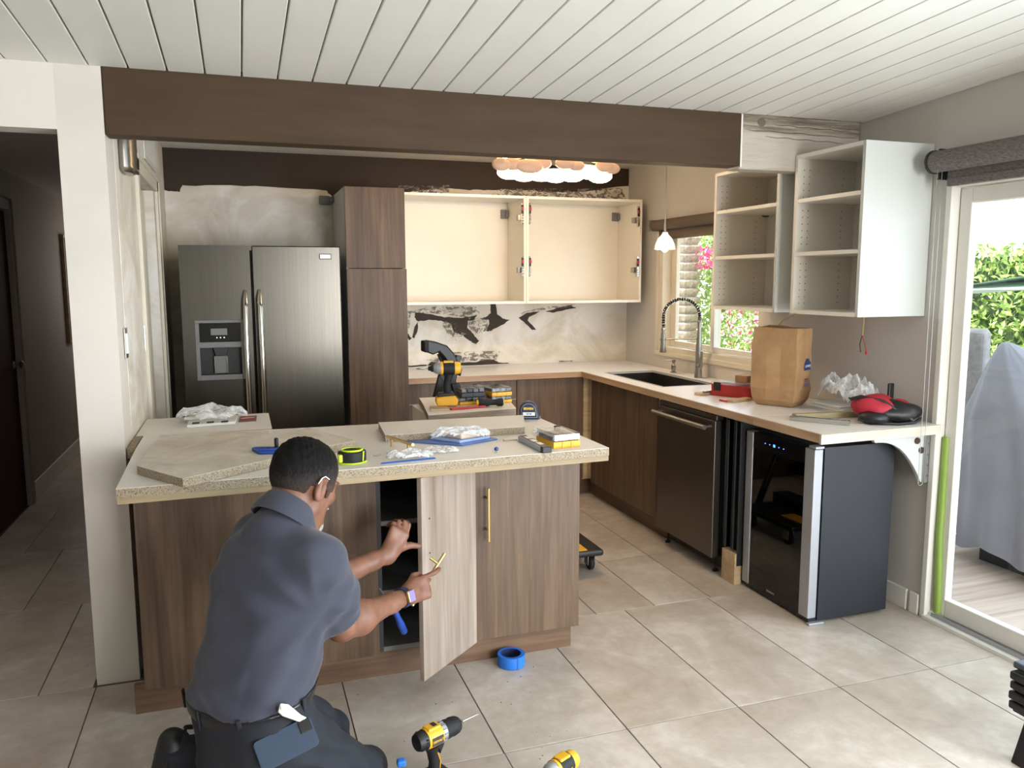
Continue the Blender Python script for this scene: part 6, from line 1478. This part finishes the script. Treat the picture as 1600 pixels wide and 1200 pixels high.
# folds: diagonal pulls from the armpit and across the waist
sl, (X, Y, Z) = shirt.grid()
u_ = (X - PEL[0]) * trr[0] + (Y - PEL[1]) * trr[1]; w_ = (X - PEL[0]) * spine[0] + (Y - PEL[1]) * spine[1] + (Z - PEL[2]) * spine[2]
arm_c = np.array([.165, 2.07, .705]); ra = np.sqrt((X - arm_c[0]) ** 2 + (Y - arm_c[1]) ** 2 + (Z - arm_c[2]) ** 2)
ang_ = np.arctan2(Z - arm_c[2], X - arm_c[0])
wr_ = .0062 * (np.abs(np.sin(ang_ * 4.5 + 7 * ra + .6)) - .5) * np.exp(-((ra - .10) / .09) ** 2) * np.clip((ra - .03) / .05, 0, 1) + .0040 * np.sin(w_ * 75 + u_ * 14 + 2 * np.sin(u_ * 18)) * np.exp(-(w_ / .10) ** 2) + .0035 * np.sin((w_ * .8 + u_ * .9) * 42 + 2 * np.sin(w_ * 17)) * np.exp(-((w_ - .24) / .18) ** 2) + .0025 * np.sin(w_ * 60 - u_ * 30)
sdir = nrm(Re - Rs); sa = (X - Rs[0]) * sdir[0] + (Y - Rs[1]) * sdir[1] + (Z - Rs[2]) * sdir[2]
wr_ += .0035 * np.sin(sa * 90 + (X + Z) * 30) * np.exp(-((sa - .12) / .08) ** 2) * (u_ > .1)
shirt.d[sl] += wr_.astype(np.float32)
# hems
waist_c = PEL + spine * .055
nz2 = nrm(np.array([0, 0, 1.0]) - tf * .16 + spine * .12)
shirt.clip(waist_c + nz2 * .004, -nz2)
for s_, e_ in ((Rs, Re), (Ls, Le)):
    d_ = nrm(e_ - s_); cpt = s_ + d_ * .212
    sl, (X, Y, Z) = shirt.block(cpt - .14, cpt + .14)
    al = (X - cpt[0]) * d_[0] + (Y - cpt[1]) * d_[1] + (Z - cpt[2]) * d_[2]; rad = np.sqrt(np.maximum((X - cpt[0]) ** 2 + (Y - cpt[1]) ** 2 + (Z - cpt[2]) ** 2 - al ** 2, 0))
    m_ = rad < .10; shirt.d[sl] = np.where(m_, np.maximum(shirt.d[sl], al), shirt.d[sl])
    shirt.cone(cpt - d_ * .05, cpt + d_ * .03, .052, .066, .006, sub=True)
shirt.cone(C7 + np.array([.02, .02, -.03]), H(0, -.03, -.055), .053, .060, .01, sub=True)
shirt.mesh('polo_shirt', shirt_m, man, 2)
# collar: folded band round the neck
nax = nrm(np.array([hf[0] * .55, hf[1] * .55, .80])); nc = C7 + np.array([.014, .016, -.014])
cr1 = nrm(np.cross(nax, [0, 0, 1.0]) if abs(nax[2]) < .9 else np.cross(nax, [1.0, 0, 0])); back = nrm(-hf + nax * (hf @ nax)); sdv = np.cross(nax, back)
vs = []; n = 40; prof_c = [(.058, .008), (.057, .038), (.061, .046), (.069, .040), (.088, .004), (.093, -.014), (.088, -.014), (.068, .012), (.062, .004)]
for k in range(n + 1):
    a = -2.75 + 5.5 * k / n; lift = .010 * math.cos(a); tw = 1 + .10 * (1 - math.cos(a)) * .5
    for r, z in prof_c:
        zz = z - .016 * (1 - math.cos(a)) * (1 if r > .065 else .7)
        p = nc + (back * math.cos(a) + sdv * math.sin(a)) * r * tw + nax * (zz + lift * .3); vs.append(tuple(p))
m_ = len(prof_c); fs = [(k * m_ + j, k * m_ + (j + 1) % m_, (k + 1) * m_ + (j + 1) % m_, (k + 1) * m_ + j) for k in range(n) for j in range(m_)] + [tuple(range(m_)), tuple(n * m_ + j for j in range(m_ - 1, -1, -1))]
MB().add(vs, fs).build('collar', shirt_m, man, smooth=True)

# trousers, belt
tr_ = Field((-.42, 1.82, -.005), (.46, 2.72, .56), .0065)
torso(tr_, .0)
tr_.ell(PEL + np.array([-.005, -.03, -.075]), (.13, .125, .12), TR, .05); tr_.ell(Rh_ + np.array([-.01, -.01, -.03]), (.10, .10, .11), None, .04); tr_.ell(Lh_ + np.array([.01, .0, -.03]), (.09, .09, .10), None, .04)
for a, k_, an in ((Rh_, Rk, Ra), (Lh_, Lk, La)):
    k2 = k_ + np.array([0, 0, .0]); tr_.cone(a, k2 + np.array([-.02, -.01, .03]), .105, .082, .04); tr_.cone(k2, an, .074, .066, .03)
sl, (X, Y, Z) = tr_.grid()
wr_ = .0055 * np.sin((X * .9 + Y * .5) * 62 + 3 * np.sin(Z * 22) + Z * 30) * np.clip((.42 - Z) / .1, 0, 1) + .003 * np.sin(Z * 95 + X * 40) * np.clip((.3 - Z) / .1, 0, 1)
tr_.d[sl] += wr_.astype(np.float32)
bel_c = PEL + spine * .055
tr_.clip(bel_c + nz2 * .006, nz2); tr_.clip(np.array([0, 0, .002]), np.array([0, 0, -1.0]))
for an, k_ in ((Ra, Rk), (La, Lk)):
    pass
tr_.mesh('trousers', jean_m, man, 2)
be = Field((-.30, 1.90, .36), (.26, 2.44, .62), .005)
torso(be, .009); be.clip(bel_c + nz2 * .010, nz2); be.clip(bel_c - nz2 * .026, -nz2)
be.mesh('belt', belt_m, man, 1)
lp = []
for ang in (-.1, -.9, .75, 1.7, -1.9):
    dv = -tf * math.cos(ang) + trr * math.sin(ang); dv = nrm(dv - nz2 * (dv @ nz2))
    # march to the belt surface
    p0 = bel_c - nz2 * .008; lo_, hi_ = .05, .26
    q_ = None
    R_ = be
    for t_ in np.arange(.06, .26, .003):
        pp_ = p0 + dv * t_; ii = np.round((pp_ - R_.lo) / R_.h).astype(int)
        if (ii < 0).any() or (ii >= R_.n).any(): break
        if R_.d[tuple(ii)] > 0: q_ = pp_; break
    if q_ is None: continue
    A = frame(tuple(q_ + dv * .002), tuple(np.cross(nz2, dv)), tuple(nz2))
    MB(A).box(-.006, .006, -.028, .026, -.003, .003).build('belt_loop', jean_m, man, bevel=.002)

# shoes with toes tucked under, and socks
def shoe(an, toe_dir):
    td = nrm(toe_dir); an = np.array(an)
    F_ = Field(an - .22, an + .22, .005)
    heel = an + np.array([-.025, -.005, .045]) ; ball = np.array([an[0] - .07, an[1] - .035, .045]); toe = ball + td * .055 + np.array([0, 0, -.006])
    F_.cone(heel, ball, .040, .047, .03); F_.cone(ball, toe, .046, .036, .03); F_.cone(an + np.array([.03, .015, .0]), an + np.array([-.01, 0, .01]), .040, .042, .03)
    F_.clip(np.array([0, 0, .003]), np.array([0, 0, -1.0]))
    o = F_.mesh('shoe', shoe_m, man, 1)
    back_ = nrm(np.array([-td[0], -td[1], .25]))
    out = nrm(np.cross(nrm(ball - heel), np.cross(nrm(ball - heel), back_))) * -1
    if out @ np.array([-td[0], -td[1], 0]) < 0: out = -out
    ax_ = nrm(ball - heel); side = np.cross(ax_, out); vs_ = []; Ls_ = np.linalg.norm(ball - heel)
    A = np.stack([side, ax_, out], 1); pts = []
    for t_ in np.linspace(0, 1, 24, endpoint=False):
        a = 2 * PI * t_; w2 = .040 + .010 * (1 if math.sin(a) > 0 else -.3); pts.append((w2 * math.cos(a), Ls_ / 2 + (Ls_ / 2 + .045) * math.sin(a)))
    Mx = Matrix(((A[0, 0], A[0, 1], A[0, 2], heel[0]), (A[1, 0], A[1, 1], A[1, 2], heel[1]), (A[2, 0], A[2, 1], A[2, 2], heel[2]), (0, 0, 0, 1)))
    sm_ = MB(Mx).prism(pts, .030, .052); sm_.v = [(x, y, max(z, .002)) for x, y, z in sm_.v]; s1 = sm_.build('sole', black_rub, o, bevel=.004)
    tr2 = MB(Mx)
    for k in range(7): tr2.box(-.034, .034, .0 + k * .026, .014 + k * .026, .052, .056)
    tr2.v = [(x, y, max(z, .002)) for x, y, z in tr2.v]; g_ = tr2.build('tread', black_rub, o, kind='stuff')
    MB().tube([tuple(heel + ax_ * .05 - out * .02 + side * .045), tuple(heel + ax_ * .03 - out * .03), tuple(heel + ax_ * .05 - out * .02 - side * .045)], .006, 8).build('heel_collar', belt_m, o, smooth=True)
    MB().tube([tuple(an + np.array([.05, .03, .01])), tuple(an + np.array([.0, .0, .035]))], [.043, .040], 14).build('sock', sock_m, man, smooth=True)
shoe(La, (-.9, -.45, 0)); shoe(Ra, (-.9, -.45, 0))
kp = Field(Rk - .14, Rk + .14, .006); kp.cone(Rk + np.array([.030, .02, .02]), Rk + np.array([-.01, 0, -.0]), .062, .074, .03); kp.clip(np.array([0, 0, .002]), np.array([0, 0, -1.])); kp.clip(Rk + np.array([.02, .01, 0]), np.array([-.8, -.5, -.2])); kp.mesh('knee_pad', black_rub, man, 1)

# watch on the right wrist
wd = nrm(Rw - Re); wc_ = Rw - wd * .022; bk_n = -rn; bk_n = nrm(bk_n - wd * (bk_n @ wd))
A = frame(tuple(wc_), tuple(np.cross(wd, bk_n)), tuple(wd))     # x side, y along the arm, z = back of wrist
ws = MB(A).tube([(.0325 * math.sin(2 * PI * k / 28), 0, .0305 * math.cos(2 * PI * k / 28)) for k in range(28)], .0045, 8, closed=True)
ws.v = ws.v
bandm = []
for k in range(33):
    a = 2 * PI * k / 32
    for r, y in ((.0300, -.011), (.0330, -.011), (.0330, .011), (.0300, .011)): bandm.append((r * math.sin(a), y, r * .96 * math.cos(a)))
fs = [(k * 4 + j, k * 4 + (j + 1) % 4, (k + 1) * 4 + (j + 1) % 4, (k + 1) * 4 + j) for k in range(32) for j in range(4)]
wt_ = MB(A).add(bandm, fs).build('watch_strap', navy_p, man, smooth=True)
MB(A).box(-.019, .019, -.0165, .0165, .029, .040).build('watch_case', brass, wt_, bevel=.004)
MB(A).box(-.0165, .0165, -.014, .014, .040, .0412).build('watch_screen', emit('lilac watch screen', (.20, .16, .42), .35), wt_, bevel=.0004)

# things he holds
hb = np.array([.500, 2.535, .487]); ht = np.array([.640, 2.640, .618])
A = frame(tuple((hb + ht) / 2), tuple(nrm(ht - hb)), (-.5, .4, .8))
t = bpy.data.objects.new('bar_handle', None); C.objects.link(t); put(t, A); tag(t, 'brushed brass bar handle held in the kneeling man\'s right hand', 'handle')
MB(A).tube([(-.108, 0, 0), (.108, 0, 0)], .006, 12).build('bar', brass, t, smooth=True)
for xx in (-.064, .064): MB(A).tube([(xx, 0, 0), (xx, .034, 0)], .005, 10).build('post', brass, t, smooth=True)
# blue screwdriver hanging from the cabinet behind his arm
p0, p1, p2 = Vector((.405, 2.60, .535)), Vector((.475, 2.72, .40)), Vector((.52, 2.78, .285))
t = thing('screwdriver', 'long thin screwdriver with blue handle held behind the man\'s right forearm', 'screwdriver', tuple(p2))
MB().tube([p0, p1], .003, 8).build('shaft', satin, t, smooth=True)
MB().tube([p1, p1.lerp(p2, .12), p1.lerp(p2, .3), p1.lerp(p2, .6), p1.lerp(p2, .95), p2], [.008, .011, .010, .014, .013, .007], 12).build('grip', blue_p, t, smooth=True)

# phone and folding knife at the right hip
pa_, pb_ = np.array([-.006, 1.955, .393]), np.array([.134, 1.985, .425])
A = frame(tuple((pa_ + pb_) / 2), tuple(pb_ - pa_), (-.12, .55, .85))
t = bpy.data.objects.new('phone', None); C.objects.link(t); put(t, A); tag(t, 'dark blue phone sticking out of the kneeling man\'s hip pocket', 'phone')
rr = []
for cx_, cy_, a0 in ((.063, .027, 0), (-.063, .027, 90), (-.063, -.027, 180), (.063, -.027, 270)):
    for k in range(5): a = math.radians(a0 + k * 22.5); rr.append((cx_ + .011 * math.cos(a), cy_ + .011 * math.sin(a)))
MB(A).prism(rr, -.005, .005).build('case', plain('dark blue phone case', sr(22, 46, 70), .45, var=.04), t, bevel=.0015)
cbp = MB(A).box(.040, .070, .004, .034, .005, .0075).build('camera_plate', black_gloss, t, bevel=.002)
for a_, b__ in ((.048, .026), (.062, .012)): MB(A).lathe([(0, .0075), (.0065, .0075), (.0065, .0095), (0, .0095)], 16, T(a_, b__, 0)).build('lens', black_gloss, cbp, smooth=True)
k0, k1 = np.array([.058, 1.995, .492]), np.array([.112, 2.000, .450])
A = frame(tuple(k0), tuple(k1 - k0), (.3, .5, .8))
t = bpy.data.objects.new('folding_knife', None); C.objects.link(t); put(t, A); tag(t, 'white folding knife clipped into the man\'s pocket above the phone', 'knife')
MB(A).prism([(-.006, -.012), (.01, -.016), (.075, -.010), (.078, .0), (.01, .014), (-.010, .008)], -.004, .004).build('handle', white_p, t, bevel=.002)
MB(A).lathe([(0, .004), (.007, .004), (.006, .006), (0, .006)], 16).build('pivot', satin, t, smooth=True)
MB(A).box(.012, .074, -.003, .004, .004, .0058).build('clip', satin, t)
